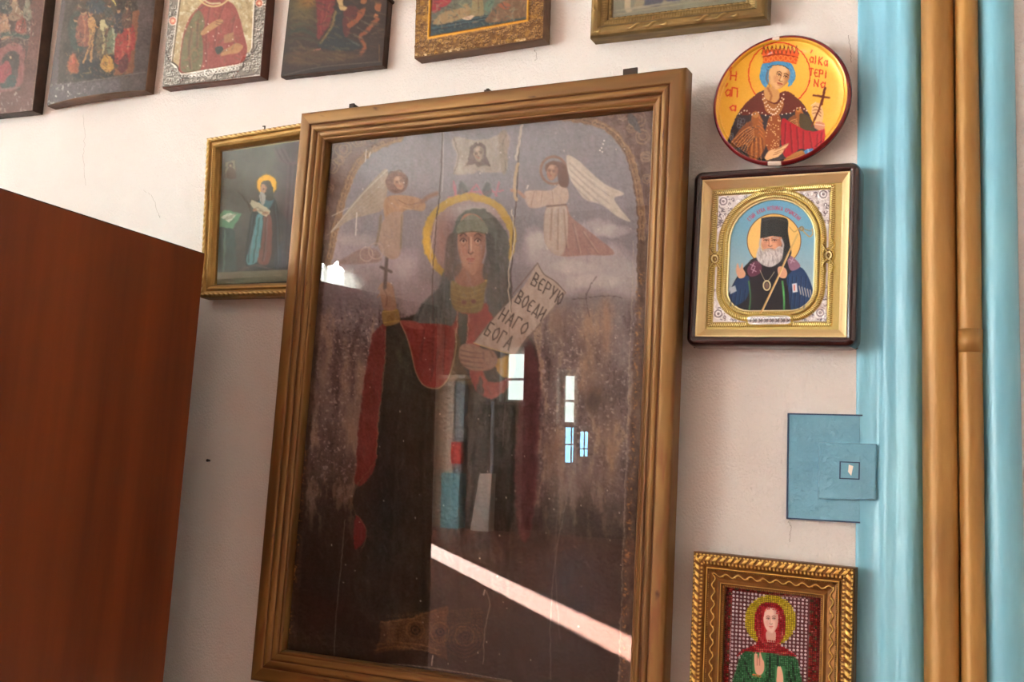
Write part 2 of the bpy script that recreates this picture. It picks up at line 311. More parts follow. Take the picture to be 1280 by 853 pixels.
    cv.poly([(560,296),(571,292),(572,312),(577,334),(570,346),(560,350),(556,325)], (86, 78, 72), soft=1.6, a=.85); cv.poly([(608,292),(618,300),(618,340),(606,350),(603,338),(608,316)], (66, 66, 64), soft=1.4, a=.85)
    cv.poly([(564,352),(578,358),(594,358),(608,352),(606,366),(602,388),(584,392),(566,384)], (118, 100, 58), soft=1.2, tex=.16)
    for k in range(4): cv.line([(566,362+k*6),(584,367+k*6),(604,361+k*6)], .9, (158, 134, 78), a=.6)
    cv.ell(580, 378, 3, 2.6, (96, 56, 46)); cv.ell(592, 377, 3, 2.6, (96, 56, 46))
    # crimson lap of the mantle over the arm
    lap = [(500,402),(520,404),(556,406),(568,414),(568,436),(562,466),(556,478),(546,485),(530,482),(520,466),(514,440),(508,420)]
    lm = cv.poly(lap, (124, 38, 32), soft=1, tex=.1)
    cv.folds([[(530,412),(526,450)],[(542,414),(540,470)],[(548,440),(538,476)],[(556,420),(554,462)]], (84, 26, 24), (156, 60, 48), lm, 2.5, .5)
    cv.line([(500,402),(508,420),(514,440),(520,466),(530,482),(546,486),(556,479),(563,466),(570,436),(569,412)], 1.6, (160, 130, 100), a=.75)
    cv.poly([(500,401),(520,402),(530,412),(512,410)], (150, 72, 64), soft=1, a=.8)
    for x, y in [(545,403),(551,405),(557,402),(538,402)]: cv.line([(x,y-5),(x,y+4)], 1, (158, 146, 122), a=.5)
    # raised arm, cross
    cv.poly([(479,388),(496,386),(500,398),(498,404),(482,408),(478,400)], (134, 108, 56), soft=1, tex=.1)
    cv.line([(479,390),(496,388)], 1.2, (176, 146, 76)); cv.line([(480,404),(498,401)], 1.2, (170, 140, 60))
    cv.poly([(475,362),(480,354),(490,356),(493,368),(495,386),(481,388),(477,378)], (146, 112, 90), soft=1.1)
    for L in ([(473,362),(478,354),(486,354),(490,360)], [(475,368),(472,372)], [(476,358),(482,352)]): cv.line(L, 1.6, (160, 122, 96), a=.8)
    cv.line([(480,362),(484,372),(482,384)], 1.2, (104, 74, 58), a=.8)
    C_ = (74, 60, 56)
    cv.line([(485,297),(481,360)], 4.2, C_, smooth=False, soft=.9); cv.line([(477,308),(492,309)], 4, C_, smooth=False, soft=.9); cv.line([(476,334),(489,340)], 3.4, C_, smooth=False, soft=.9)
    # the hand with the scroll
    cv.poly([(576,432),(590,430),(604,436),(618,440),(622,452),(614,462),(596,464),(582,460),(574,448)], (140, 108, 92), soft=1.2, tex=.05)
    for k in range(4): cv.line([(576,438+k*6),(590,441+k*6),(604,442+k*6)], 1.1, (96, 68, 56), a=.75); cv.line([(576,435+k*6),(590,438+k*6)], 1.6, (168, 132, 112), a=.5)
    cv.line([(598,428),(610,434),(616,446)], 3, (110, 80, 58), a=.8)
    sc = cv.poly([(672,329),(680,343),(694,352),(707,366),(690,388),(660,420),(643,444),(620,438),(592,429),(610,405),(634,380),(655,358)], (170, 154, 140), soft=.9, smooth=False, tex=.08)
    cv.line([(672,329),(592,429)], 1, (92, 74, 64)); cv.line([(672,329),(680,343),(694,352),(707,366)], 1.2, (96, 82, 74)); cv.line([(592,429),(620,438),(643,444)], 1, (206, 184, 120)); cv.line([(707,366),(643,444)], 1, (110, 92, 82))
    I_ = (40, 30, 26)
    text(cv, 'ВЕРУЮ', (670, 341), (5.6, 4.2), (-6.5, 14.5), 1.34, 1.35, I_)
    text(cv, 'ВОЕДИ', (651, 363), (5.2, 3.9), (-7.5, 14.5), 1.34, 1.35, I_)
    text(cv, 'НАГО', (631, 385), (6.2, 4.0), (-8, 14), 1.38, 1.35, I_)
    text(cv, 'БОГА', (613, 403), (6.0, 3.9), (-8, 15), 1.36, 1.4, I_)
    # left angel
    w_ = cv.poly([(484,212),(470,222),(440,256),(416,288),(409,294),(424,284),(440,274),(462,268),(478,262),(484,240)], (150, 138, 122), soft=1.2, tex=.08)
    cv.line([(484,213),(452,244),(414,290)], 1.4, (186, 178, 160), a=.8); cv.line([(415,270),(436,260)], 1.2, (186, 180, 168), a=.7)
    for k in range(5): cv.line([(484,222+k*8),(460,246+k*5),(430,270+k*4)], .8, (176, 164, 142), a=.5, clip=w_)
    cv.poly([(482,248),(500,244),(524,248),(532,256),(528,264),(510,262),(500,268),(486,276),(480,268)], (160, 126, 96), soft=1.2, tex=.12)
    cv.line([(498,250),(510,256),(522,254)], 1.2, (112, 84, 62), a=.7); cv.line([(500,258),(514,262)], 1.2, (190, 160, 124), a=.7); cv.line([(528,252),(536,246),(546,242)], 5, (128, 98, 82), soft=1.5)
    cv.poly([(486,268),(503,266),(502,290),(500,318),(488,324),(474,312),(472,290)], (154, 130, 114), soft=1.4, tex=.06)
    cv.line([(476,270),(474,290),(470,306)], 3, (112, 98, 74), a=.7); cv.line([(502,268),(501,310)], 2, (120, 108, 80), a=.7)
    cv.poly([(470,312),(450,312),(432,322),(420,330),(450,330),(476,326)], (128, 100, 92), soft=1.8, a=.8)
    for x, y, r in [(458,318,8),(470,314,9)]: cv.ell(x, y, r, r * 1.1, (170, 148, 138), ring=1.6, soft=.8, a=.7)
    cv.ell(496, 228, 14, 14, (112, 84, 70), soft=1.5)
    for a_ in range(9): cv.ell(496 + 10 * math.cos(a_), 226 + 10 * math.sin(a_), 3.6, 3.6, (82, 58, 48), ring=1.2, soft=.8, a=.7)
    face(cv, 499, 229, 6.5, 8.5, (158, 122, 98), (110, 78, 62), rot=-18)
    # right angel
    cv.ell(692, 213, 16, 17, (128, 96, 80), ring=3, soft=1)
    w_ = cv.poly([(708,195),(722,200),(735,212),(756,230),(780,242),(768,248),(776,262),(788,277),(772,271),(752,256),(732,250),(722,238),(712,222)], (182, 172, 158), soft=1, tex=.06)
    for k in range(8): cv.line([(712,200+k*4),(736,222+k*4),(762,240+k*5)], .9, (132, 122, 116) if k % 2 else (208, 200, 186), a=.6, clip=w_)
    cv.poly([(684,258),(707,256),(714,271),(740,292),(768,317),(734,319),(700,320),(684,308),(680,290)], (146, 112, 104), soft=1, tex=.06)
    cv.poly([(684,258),(706,256),(710,285),(706,312),(700,320),(688,314),(680,296)], (172, 156, 142), soft=1, tex=.05)
    cv.folds([[(690,262),(688,300)],[(698,262),(697,312)],[(705,262),(708,310)],[(716,280),(724,316)],[(728,290),(746,316)]], (118, 94, 86), (196, 176, 160), None, 1.8, .6)
    cv.poly([(655,242),(664,238),(688,238),(700,230),(710,238),(708,254),(688,256),(672,260),(660,258)], (174, 154, 138), soft=1, tex=.06)
    cv.folds([[(668,240),(664,256)],[(678,240),(676,256)],[(690,238),(692,254)]], (128, 106, 96), (204, 190, 172), None, 1.2, .6)
    cv.line([(684,258),(707,256)], 2.4, (104, 82, 74)); cv.line([(655,246),(648,240),(640,238)], 4, (158, 124, 108), soft=1)
    cv.poly([(696,203),(706,206),(711,222),(709,234),(700,232),(697,220)], (92, 66, 56), soft=1); cv.poly([(682,206),(692,201),(700,205),(690,208),(683,215)], (104, 76, 62), soft=.9)
    face(cv, 690, 216, 7, 9.5, (158, 120, 98), (112, 80, 66), rot=12, turn=-.15)
    cv.line([(655,272),(660,286)], 1, (96, 84, 86), a=.3)
    cv.dabs(410, 170, 800, 380, [(140,134,146),(120,118,132),(150,140,146),(112,108,120)], 500, 2, 5, 3, .16, ang=1.2)
    cv.dabs(400, 380, 800, 700, [(128,106,96),(84,66,62),(100,84,86),(60,48,44)], 500, 2, 6, 4, .16, ang=1.5)
    # plank joints, splits and losses of paint
    def crack(L, c_, wd=1.1, a=.9, seed=0, jit=.8):
        q = crom(L, False, 10); r = np.random.RandomState(seed); q = q + r.randn(*q.shape) * jit * .5
        cv.line(q, wd, c_, soft=.45, a=a, smooth=False)
    crack([(553,150),(552,200),(549,250),(546,268)], (70, 64, 62), 1.6, seed=1); crack([(555,152),(553,240)], (184, 180, 172), 1, .7, seed=2)
    crack([(546,268),(544,300),(541,345),(541,400)], (74, 60, 54), 1.2, seed=3); crack([(545,275),(538,320),(541,335)], (188, 172, 164), 1.4, .6, seed=4)
    crack([(655,142),(649,180),(646,240),(641,300),(638,390)], (60, 50, 46), 1.6, seed=5); crack([(653,146),(650,170),(645,200)], (196, 186, 170), 3, .8, seed=6)
    crack([(647,205),(643,230),(645,250)], (186, 160, 120), 3.6, .8, seed=7); crack([(640,262),(643,300),(636,340),(638,392)], (204, 194, 170), 1.6, .8, seed=8)
    crack([(638,392),(634,470),(628,560)], (90, 82, 76), 1, .5, seed=9)
    crack([(431,650),(427,700),(421,760),(417,826)], (120, 112, 102), 1.1, .75, seed=10, jit=.5)
    crack([(608,740),(612,756),(606,790),(604,830)], (150, 140, 130), 1, .7, seed=11); crack([(716,590),(703,650),(690,740),(688,850)], (130, 118, 114), 1, .5, seed=12); crack([(700,600),(694,700),(700,800)], (118, 108, 106), 1, .35, seed=14)
    crack([(345,826),(420,829),(520,833),(640,852)], (178, 168, 150), 1.1, .8, seed=13, jit=.2)
    for x, y0_, y1_ in [(446,266,294),(458,187,202),(541,820,832),(463,190,196),(606,738,744),(660,232,236)]: cv.line([(x,y0_),(x-1.5,y1_)], 1.3, (214, 206, 194), smooth=False, a=.9)
    r = np.random.RandomState(9)
    for k in range(110):
        x, y = r.uniform(400, 800), r.uniform(160, 840); cv.ell(x, y, r.uniform(.4, .9), r.uniform(.4, 1.3), (210, 200, 186), soft=.4, a=.8)
    for x, y in [(752,185),(754,180),(755,176),(750,188),(753,190)]: cv.ell(x, y, .9, 1, (226, 224, 216), soft=.4)
    cv.grain(.10, 1.6, 21); cv.grain(.07, 5, 22, (1, 3)); cv.grain(.05, 30, 23)
    cv.h += (cv.n(2.5, 41, 3) * .0009).astype(np.float32)
    return cv

def pic_plaque():   # printed bishop inside a stamped gold and silver cover
    S = 2.2; cv = Canvas(880, 224, 1052, 415, S, (206, 190, 122)); X, Y = cv.X, cv.Y
    G, GD, GL_ = (200, 180, 98), (116, 88, 30), (250, 242, 188)
    cv.m[:] = .75
    # helper to travel between the four corners of the cover
    TLc, TRc, BRc, BLc = map(np.array, ((891., 239.), (1045., 229.6), (1040.6, 409.), (883., 409.6)))
    q = lambda u, v: tuple((TLc * (1 - u) + TRc * u) * (1 - v) + (BLc * (1 - u) + BRc * u) * v)
    # silver filigree field
    f = cv.poly([q(.045,.035), q(.955,.035), q(.955,.965), q(.045,.965)], (214, 212, 214), soft=.5, smooth=False)
    r = np.random.RandomState(2)
    for k in range(1500):
        u, v = r.uniform(.05, .95), r.uniform(.04, .96)
        if 45 * (.5 - abs(u - .5)) + 60 * (.5 - abs(v - .5)) * .8 > 17: continue
        x, y = q(u, v); rr = r.uniform(1.2, 3.0); a0 = r.uniform(0, 6.3)
        cv.line([(x + rr * math.cos(a0 + t) * (1 - t / 8), y + rr * math.sin(a0 + t) * (1 - t / 8)) for t in np.linspace(0, 4.5, 7)], .95, (104, 98, 110) if k % 2 else (248, 248, 250), soft=.35, a=.85, dh=-.0004 if k % 2 else .0004)
    for u, v in ((.09,.08),(.9,.07),(.09,.9),(.9,.9)):
        x, y = q(u, v)
        for rr, c_ in ((6.2, (240,240,242)), (4.4, (130,124,134)), (2.6, (236,236,240)), (1, (120,112,120))): cv.ell(x, y, rr, rr, c_, ring=1.1, soft=.4, dh=.0006)
    # rope edge of the cover
    edge = [q(.02,.018), q(.98,.018), q(.98,.982), q(.02,.982)]
    def rope(L, closed, wd, step, seed=0):
        L = np.array(L, float); cv.line(L, wd, G, soft=.4, smooth=False, closed=closed, dh=.0022, metal=.9)
        pts = np.vstack([L, L[:1]]) if closed else L
        seg = np.diff(pts, axis=0); ln = np.hypot(*seg.T); tot = ln.sum(); cum = np.r_[0, np.cumsum(ln)]
        for d in np.arange(0, tot, step):
            i = min(np.searchsorted(cum, d, 'right') - 1, len(seg) - 1); p = pts[i] + seg[i] * (d - cum[i]) / ln[i]; t = seg[i] / ln[i]; n_ = np.array([-t[1], t[0]])
            a_, b_ = p - n_ * wd * .45 - t * step * .3, p + n_ * wd * .45 + t * step * .3
            cv.line([a_, b_], .85, GD, soft=.35, smooth=False, a=.95, dh=-.0008); cv.line([a_ + t * step * .45, b_ + t * step * .45], .6, GL_, soft=.35, smooth=False, a=.9)
    rope(edge, True, 4.6, 2.4)
    cv.line([q(.045,.035), q(.955,.035), q(.955,.965), q(.045,.965)], 1, (158, 132, 62), smooth=False, closed=True)
    # arch: centre 0.5, the arch reaches from v=.02 to .93
    def arch(g):
        L = []
        for a_ in np.linspace(180, 360, 21): L.append(q(.5 + (.40 - g) * math.cos(math.radians(a_)), .375 + (.335 - g * .85) * math.sin(math.radians(a_))))
        for cx_, s0 in ((.68, 0), (.32, 90)):
            for a_ in np.linspace(s0, s0 + 90, 7): L.append(q((.66 - (0)) + (.24 - g) * math.cos(math.radians(a_)) if s0 == 0 else .34 + (.24 - g) * math.cos(math.radians(a_)), .73 + (.2 - g * .85) * math.sin(math.radians(a_))))
        return L
    cv.poly(arch(-.035), (190, 168, 90), soft=.5, smooth=False, dh=.001, metal=.9)
    rope(arch(-.012), True, 4.4, 2.3); cv.line(arch(.018), 1.2, (120, 92, 40), smooth=False, closed=True); rope(arch(.032), True, 3.6, 1.7)
    cv.line(arch(.055), 1.6, (250, 246, 206), smooth=False, closed=True, dh=.001)
    # side bosses and name plate
    for u in (.045, .955):
        x, y = q(u, .5)
        for rr, c_ in ((9, G), (6, GD), (4.6, GL_), (2.2, GD)): cv.ell(x, y, rr * .8, rr, c_, ring=1.5, soft=.5, dh=.0012, metal=.9)
        for dx in (-1, 1):
            for dy in (-1, 1): cv.line([(x + dx * 2, y + dy * 6), (x + dx * 7, y + dy * 13), (x + dx * 4, y + dy * 20)], 2.2, G, soft=.5, dh=.0015); cv.line([(x + dx * 2.6, y + dy * 6), (x + dx * 7.6, y + dy * 13)], .7, GL_, soft=.4); cv.line([(x + dx * 1.4, y + dy * 6), (x + dx * 6, y + dy * 13)], .7, GD, soft=.4)
    x, y = q(.5, .955)
    cv.poly([(x-29,y-2),(x-25,y-7.5),(x,y-8),(x+25,y-8),(x+29.5,y-1),(x+25,y+6),(x,y+6.6),(x-25,y+6.6)], G, soft=.5, dh=.002, metal=.9)
    pl = cv.poly([(x-27,y-1),(x-23,y-5.6),(x,y-6),(x+23,y-6.2),(x+27,y-.8),(x+23,y+4.4),(x,y+4.8),(x-23,y+5)], (222, 222, 226), soft=.5, dh=.0006)
    for k in range(-3, 4):
        cv.line([(x+k*7-3,y+2),(x+k*7,y-3),(x+k*7+3,y),(x+k*7+1,y+2)], .8, (112,108,116), soft=.4, dh=-.0004); cv.ell(x+k*7+3.4, y-1.5, 1.4, 1.2, (120,116,124), ring=.7, soft=.3)
    # the print
    pa = arch(.062); m = cv.poly(pa, (118, 176, 204), soft=.5, smooth=False, metal=0); cv.h *= (1 - m); cv.m *= (1 - m)
    cv.mix((186, 204, 208), m * np.clip((Y - 285) / 80, 0, 1) * .9); cv.mix((92, 160, 200), m * np.clip((285 - Y) / 40, 0, 1) * .6)
    cv.ell(967.5, 301, 33.5, 33.5, (238, 196, 116), clip=m, soft=.5); cv.ell(967.5, 301, 33.5, 33.5, (110, 60, 40), ring=.9, clip=m, soft=.35)
    word = 'СТЫЙ ЛУКА ИСПОВЕД КРЫМСКИЙ'; N = len(word)
    for k, ch in enumerate(word):
        a_ = math.radians(-140 + k * (96 / (N - 1))); R = 44.5
        ox, oy = 968 + R * math.cos(a_), 302.5 + (R + .2) * math.sin(a_); t = (-math.sin(a_) * 2.0, math.cos(a_) * 2.0); dn = (-math.cos(a_) * 4.6, -math.sin(a_) * 4.6)
        text(cv, ch, (ox, oy), t, dn, 1, .6, (196, 62, 96), soft=.3)
    body = cv.poly([(911,384),(910,372),(915,358),(924,342),(934,330),(946,322),(985,320),(996,330),(1007,342),(1014,358),(1016,374),(1012,386),(990,392),(930,392)], (40, 40, 48), clip=m, soft=.6)
    for L in ([(914,362),(922,348),(936,346),(934,372),(916,384),(910,378)], [(984,346),(1000,334),(1012,350),(1017,372),(1012,387),(990,388),(986,366)]):
        k = cv.poly(L, (36, 66, 108), clip=m, soft=.7)
        cv.folds([[(L[0][0]+d, L[0][1]), (L[0][0]+d-3, 386)] for d in (2, 7, 12, 18, 24)], (22, 36, 66), (72, 112, 156), k, 1, .7)
    cv.poly([(934,336),(944,326),(952,332),(950,342),(938,346)], (104, 60, 82), clip=m, soft=.6); cv.poly([(984,318),(996,326),(1000,334),(988,338)], (150, 110, 132), clip=m, soft=.6)
    for x0_, y0_ in ((941, 332), (942, 338), (990, 326)): cv.line([(x0_-3,y0_-1.5),(x0_+3,y0_+1.5)], 1, (206, 170, 190), clip=m, smooth=False); cv.line([(x0_+1.5,y0_-3),(x0_-1.5,y0_+3)], 1, (206, 170, 190), clip=m, smooth=False)
    cv.line([(936,352),(938,372),(936,392)], 2, (76, 128, 84), clip=m); cv.line([(978,352),(980,372),(980,392)], 2.4, (76, 150, 84), clip=m)
    cv.poly([(912,360),(919,357),(921,364),(913,368)], (196, 214, 226), clip=m, smooth=False); cv.poly([(990,355),(996,354),(997,365),(991,366)], (226, 226, 232), clip=m, smooth=False); cv.line([(993,357),(993,363)], 1.4, (220, 90, 70), clip=m)
    for k in range(5): cv.line([(999+k*3.4,358+k*1.2),(1001+k*3.4,368+k*1.2)], 1.2, (214, 206, 200), clip=m, smooth=False)
    # hood, face, beard
    cv.poly([(951.5,276),(954,272.5),(968,271),(984,274),(985,290),(987.5,306),(989,318),(980,328),(975,318),(977,300),(966,296),(952,300),(950,306)], (44, 48, 52), soft=.5)
    face(cv, 964, 303, 13.5, 16.5, (226, 168, 134), (160, 96, 72), turn=-.1, lip=(150, 90, 80), brow=(96, 70, 60))
    cv.line([(951,299),(950,306),(951,312)], 2.4, (190,182,180), soft=.8); cv.line([(977,300),(979,306),(978,312)], 2.4, (196,188,184), soft=.8); cv.line([(956,298),(962,297.5)], 1.2, (206,196,188), soft=.5, a=.8); cv.line([(966,297.5),(973,298)], 1.2, (206,196,188), soft=.5, a=.8)
    cv.poly([(953.5,276),(968,273),(984.5,276.5),(984,297.5),(966,295),(951,298)], (36, 42, 44), soft=.5, smooth=False); cv.line([(958,277),(957,294)], 3, (62, 70, 74), soft=1.5, a=.5); cv.line([(953,276.5),(968,273.4),(984,277)], .8, (74, 80, 84), soft=.4)
    bd = cv.poly([(950,308),(954,314),(961,312),(967,313),(974,308),(979,312),(977,324),(970,331),(962,334),(953,331),(946,324),(946,316)], (206, 202, 202), soft=1)
    cv.dabs(948, 312, 978, 333, [(236,234,234),(168,162,162),(150,144,146),(222,218,216)], 130, 1.2, 2.6, 5, .6, clip=bd, ang=1.45); cv.line([(950,310),(956,313),(963,311),(970,313),(976,309)], 1.4, (176,150,140), soft=.7, a=.6)
    cv.line([(955,313),(961,311.5),(967,313)], 1.6, (186, 178, 176), soft=.6)
    # hands, staff, medal
    cv.poly([(920,337),(922,329),(925,336),(928,329),(929,336),(932,342),(930,347),(924,348),(921,343)], (226, 176, 146), soft=.5)
    cv.poly([(972,336),(976,333),(982,336),(984,343),(981,348),(974,346)], (222, 170, 140), soft=.5)
    cv.line([(951,392),(972,348),(985,318),(997,293)], 2.2, (214, 176, 110), smooth=False, soft=.4); cv.line([(952,392),(973,348),(986,318)], .7, (250, 230, 180), smooth=False, soft=.3)
    cv.line([(987,284),(993,290),(1000,285),(1006,291),(1012,296),(1016,292),(1015,286)], 1.3, (196, 160, 96), soft=.4); cv.ell(1002, 286, 2.4, 2.4, (150, 112, 60), ring=1.2); cv.line([(1003,286),(1013,289)], 1, (150,130,90))
    cv.line([(950,338),(958,352),(968,340)], .7, (190, 180, 150), soft=.3); cv.ell(958.5, 357, 4.2, 5.8, (220, 206, 160), ring=1.8, soft=.4); cv.ell(958.5, 357, 2.6, 4, (120, 96, 84), soft=.4)
    cv.grain(.05, 1.2, 7)
    return cv

def pic_plate():
    S = 2.3; cv = Canvas(882, 38, 1068, 214, S, (232, 172, 52)); X, Y = cv.X, cv.Y
    allm = np.ones_like(X)
    cv.mix((248, 206, 92), np.exp(-((X - 1012) / 60) ** 2 - ((Y - 80) / 60) ** 2) * .5)
    R_, D_ = (206, 52, 28), (60, 24, 18)
    cv.ell(974, 92.5, 38.5, 39.5, (214, 52, 30), ring=1.4, soft=.45)
    # letters
    text(cv, 'Н', (913.5, 89), (8.5, 1), (-.8, 10.5), 1.1, 1.5, R_); cv.line([(912,88),(914,84)], 1.2, R_, smooth=False)
    text(cv, 'аП', (906, 109), (8, .6), (-.6, 10.5), 1.15, 1.5, R_); cv.line([(907,108),(909,104.5)], 1.2, R_, smooth=False)
    text(cv, 'а', (912, 129), (8.5, .8), (-.8, 9), 1.15, 1.5, R_)
    text(cv, 'аІКа', (1012, 68), (5, 1.2), (-.6, 9.5), 1.18, 1.3, R_); cv.line([(1013,66),(1015,62.5)], 1.2, R_, smooth=False)
    text(cv, 'ТЕРІ', (1012, 85), (5.2, .9), (-.6, 9), 1.2, 1.3, R_); text(cv, 'Nа'.replace('N', 'Ν'), (1018, 99), (6.4, .8), (-.8, 9), 1.2, 1.3, R_)
    # mantle
    mt = cv.poly([(911,184),(912,168),(918,150),(925,138),(938,124),(954,113),(970,120),(985,116),(1000,126),(1010,140),(1018,158),(1030,172),(1022,196),(990,204),(940,202)], (52, 40, 44), soft=.5)
    up = cv.poly([(924,140),(936,125),(954,114),(966,118),(985,114),(1001,128),(1009,140),(1000,137),(988,141),(960,144),(945,142),(930,144)], (96, 34, 22), soft=.6)
    r = np.random.RandomState(5)
    for k in range(26):
        x, y = r.uniform(914, 946), r.uniform(142, 200); cv.ell(x, y, 2.2, 2.6, (120, 130, 140), ring=.7, soft=.4, a=.6, clip=mt)
    def bird(L, flip=1):
        pass
    # two eagles woven in gold
    for (bx, by, s_) in ((944, 160, 1.), (998, 150, .75)):
        T = lambda L: [(bx + u * s_, by + v * s_) for u, v in L]
        cv.poly(T([(-4,-18),(2,-20),(8,-12),(10,0),(14,8),(12,24),(4,38),(-4,40),(-10,30),(-8,10),(-6,-4)]), (150, 84, 38), soft=.6, clip=mt)
        cv.poly(T([(-4,-8),(-14,-4),(-24,8),(-34,24),(-22,24),(-12,20),(-4,14)]), (126, 72, 40), soft=.6, clip=mt)
        cv.ell(*T([(0,-17)])[0], 4.4 * s_, 4 * s_, (176, 120, 60), clip=mt); cv.ell(*T([(-1,-18)])[0], 1, 1, (20, 14, 10), clip=mt)
        for k in range(7):
            cv.line(T([(-3+k*.4,-2+k*2),(-14+k,2+k*3.2),(-30+k*3,18+k*2)]), .9, (214, 148, 84), soft=.35, clip=mt, a=.85)
            cv.line(T([(-2+k*.4,-2+k*2+1.6),(-13+k,4+k*3.2),(-28+k*3,20+k*2)]), .7, (58, 28, 16), soft=.35, clip=mt, a=.8)
            cv.line(T([(-6+k*2.4,12),(-7+k*2.8,26),(-9+k*3.2,40)]), .9, (206, 134, 66) if k % 2 else (70, 34, 18), soft=.35, clip=mt, a=.8)
        for k in range(5): cv.line(T([(4,-14+k*5),(10,-8+k*5)]), .8, (210, 120, 60), soft=.4, clip=mt, a=.7)
    cv.poly([(1000,142),(1010,146),(1018,164),(1012,166),(1000,158)], (70, 58, 34), soft=.6, clip=mt)
    for L in ([(924,142),(932,138),(940,143),(950,140),(962,146),(975,143),(988,141),(998,134),(1008,138)],): 
        q_ = crom(L, False, 5)
        for p_ in q_[::2]: cv.ell(p_[0], p_[1], .9, .9, (226, 206, 186), soft=.35)
    # tunic panel of beadwork
    tp = cv.poly([(962,146),(974,144),(976,160),(974,184),(970,190),(960,188),(956,170)], (142, 72, 34), soft=.5)
    rdp = cv.poly([(978,148),(990,154),(1006,162),(1020,164),(1030,160),(1031,172),(1028,186),(1018,196),(1004,186),(994,190),(984,198),(978,190),(976,170)], (172, 22, 36), soft=.5)
    cv.folds([[(982,154),(980,190)],[(988,156),(990,190)],[(996,160),(998,188)],[(1004,164),(1004,186)],[(1012,166),(1016,192)],[(1022,168),(1020,190)],[(1027,166),(1026,184)]], (86, 10, 22), (222, 60, 60), rdp, 1.6, .7)
    cv.poly([(1006,188),(1016,186),(1014,196),(1004,198)], (70, 130, 180), soft=.5); cv.line([(1010,187),(1012,196)], .9, (210, 226, 236))
    cv.poly([(984,196),(1002,188),(1006,198),(990,204),(978,204)], (170, 110, 54), soft=.6)
    for k in range(60):
        x, y = r.uniform(957, 976), r.uniform(146, 190); cv.ell(x, y, .7, .7, (226, 180, 120), soft=.35, clip=tp)
    # collar and pearls
    cv.poly([(953,120),(962,128),(970,130),(978,124),(979,132),(974,142),(966,144),(957,138)], (156, 98, 50), soft=.5, tex=.15)
    for a_ in np.linspace(0, 1, 14):
        for ox, oy in ((0, 0), (-1, 6)): cv.ell(953.5 + 26 * a_, 118 + oy + 20 * math.sin(a_ * math.pi) * (1 - .1 * a_), 1, 1, (232, 206, 176), soft=.35)
    # neck, head
    cv.poly([(957,108),(972,112),(974,122),(968,128),(958,124),(955,118)], (204, 150, 90), soft=.6); cv.line([(960,110),(964,120),(962,126)], 2.4, (120, 66, 34), soft=1, a=.6)
    cv.poly([(954,86),(960,79),(972,77),(984,80),(992,86),(993,98),(988,106),(984,100),(984,90),(974,84),(962,86),(962,98),(958,106),(952,104),(950,95)], (70, 142, 190), soft=.6)
    for k in range(6): cv.line([(953+k*1.3,88-k*.8),(951+k*1.5,98),(955+k,104)], .6, (36, 84, 140), soft=.35, a=.6)
    face(cv, 973, 95.5, 13.2, 16, (226, 178, 120), (140, 82, 44), rot=17, turn=.3, es=.34, lip=(140, 54, 36), brow=(50, 26, 16), small=True)
    for L in ([(953,80),(962,77),(975,76),(988,79),(993,88),(988,87),(977,81.5),(966,81.5),(960,87),(959,96),(960,103),(957,109),(952,104),(949.5,96),(950.5,87)], [(985,82),(993,88),(994,98),(989,106),(984.5,108),(986.5,101),(988,93)]):
        k_ = cv.poly(L, (72, 146, 192), soft=.5); cv.dabs(948, 76, 996, 110, [(36,92,146),(120,180,214)], 120, .8, 1.8, 4, .5, clip=k_, ang=1.2)
    cv.line([(960,84),(967,81.5),(977,81.5),(986,86)], .8, (50, 40, 30), soft=.4)
    cv.line([(960,88),(958,98),(962,108)], 1.6, (120, 70, 40), soft=.7, a=.6)
    # crown
    cr = cv.poly([(954,79),(952.5,64),(961,62),(974,61),(988,63),(999,66),(995,80),(974,76)], (214, 88, 30), soft=.5, smooth=False)
    cv.line([(953,71),(974,67.5),(997,72)], 1.1, (120, 30, 16)); 
    for k in range(7): cv.ell(957 + k * 6.2, 74.5 - 2.2 * math.sin(k / 6 * math.pi), 2.3, 2.8, (236, 136, 60), ring=1, soft=.4)
    for k in range(9): cv.poly([(952 + k * 5.1, 69 - 2.4 * math.sin(k / 8 * 3.1)), (954.5 + k * 5.1, 56.5 - 1.6 * math.sin(k / 8 * 3.1)), (957.4 + k * 5.1, 69 - 2.4 * math.sin(k / 8 * 3.1))], (230, 92, 36), soft=.4, smooth=False); cv.line([(952 + k * 5.1, 67), (954.5 + k * 5.1, 57), (957 + k * 5.1, 67)], .7, (70, 40, 24), smooth=False, soft=.35)
    # hands, cross
    cv.poly([(1017,130),(1022,128),(1027,132),(1029,144),(1027,154),(1020,153),(1016,146),(1014,138)], (222, 178, 124), soft=.5)
    for k in range(3): cv.line([(1016,134+k*4),(1021,133+k*4),(1026,137+k*4)], .8, (120, 68, 38), soft=.35)
    cv.line([(1014,132),(1019,128)], 1.6, (232, 196, 150)); cv.poly([(1020,152),(1030,154),(1029,162),(1018,160)], (196, 130, 100), soft=.5); cv.line([(1019,155),(1030,157)], 1, (232,196,170))
    K_ = (96, 34, 18)
    cv.line([(1031,111),(1024,136),(1014,158)], 2, K_, smooth=False); cv.line([(1017,119),(1036,122)], 2.6, K_, smooth=False); cv.line([(1031,110),(1027,130)], 3, K_, smooth=False)
    cv.poly([(956,196),(962,188),(970,186),(978,182),(986,179),(980,187),(975,194),(966,198),(958,200)], (226, 178, 126), soft=.5)
    for L in ([(968,188),(978,183),(986,179)], [(968,191),(978,187),(984,184)], [(966,194),(976,190)]): cv.line(L, .7, (130, 76, 44), soft=.3)
    cv.grain(.05, 1.3, 9)
    cv.warp(.35, 3, 5); cv.dabs(912, 140, 950, 204, [(40,30,36),(206,140,80),(80,90,104),(120,64,34)], 120, .8, 2.2, 6, .5, clip=mt)
    # maroon rim, painted on, and a chip showing pale wood
    th = np.arctan2(Y - 125.6, X - 975.2)
    pass
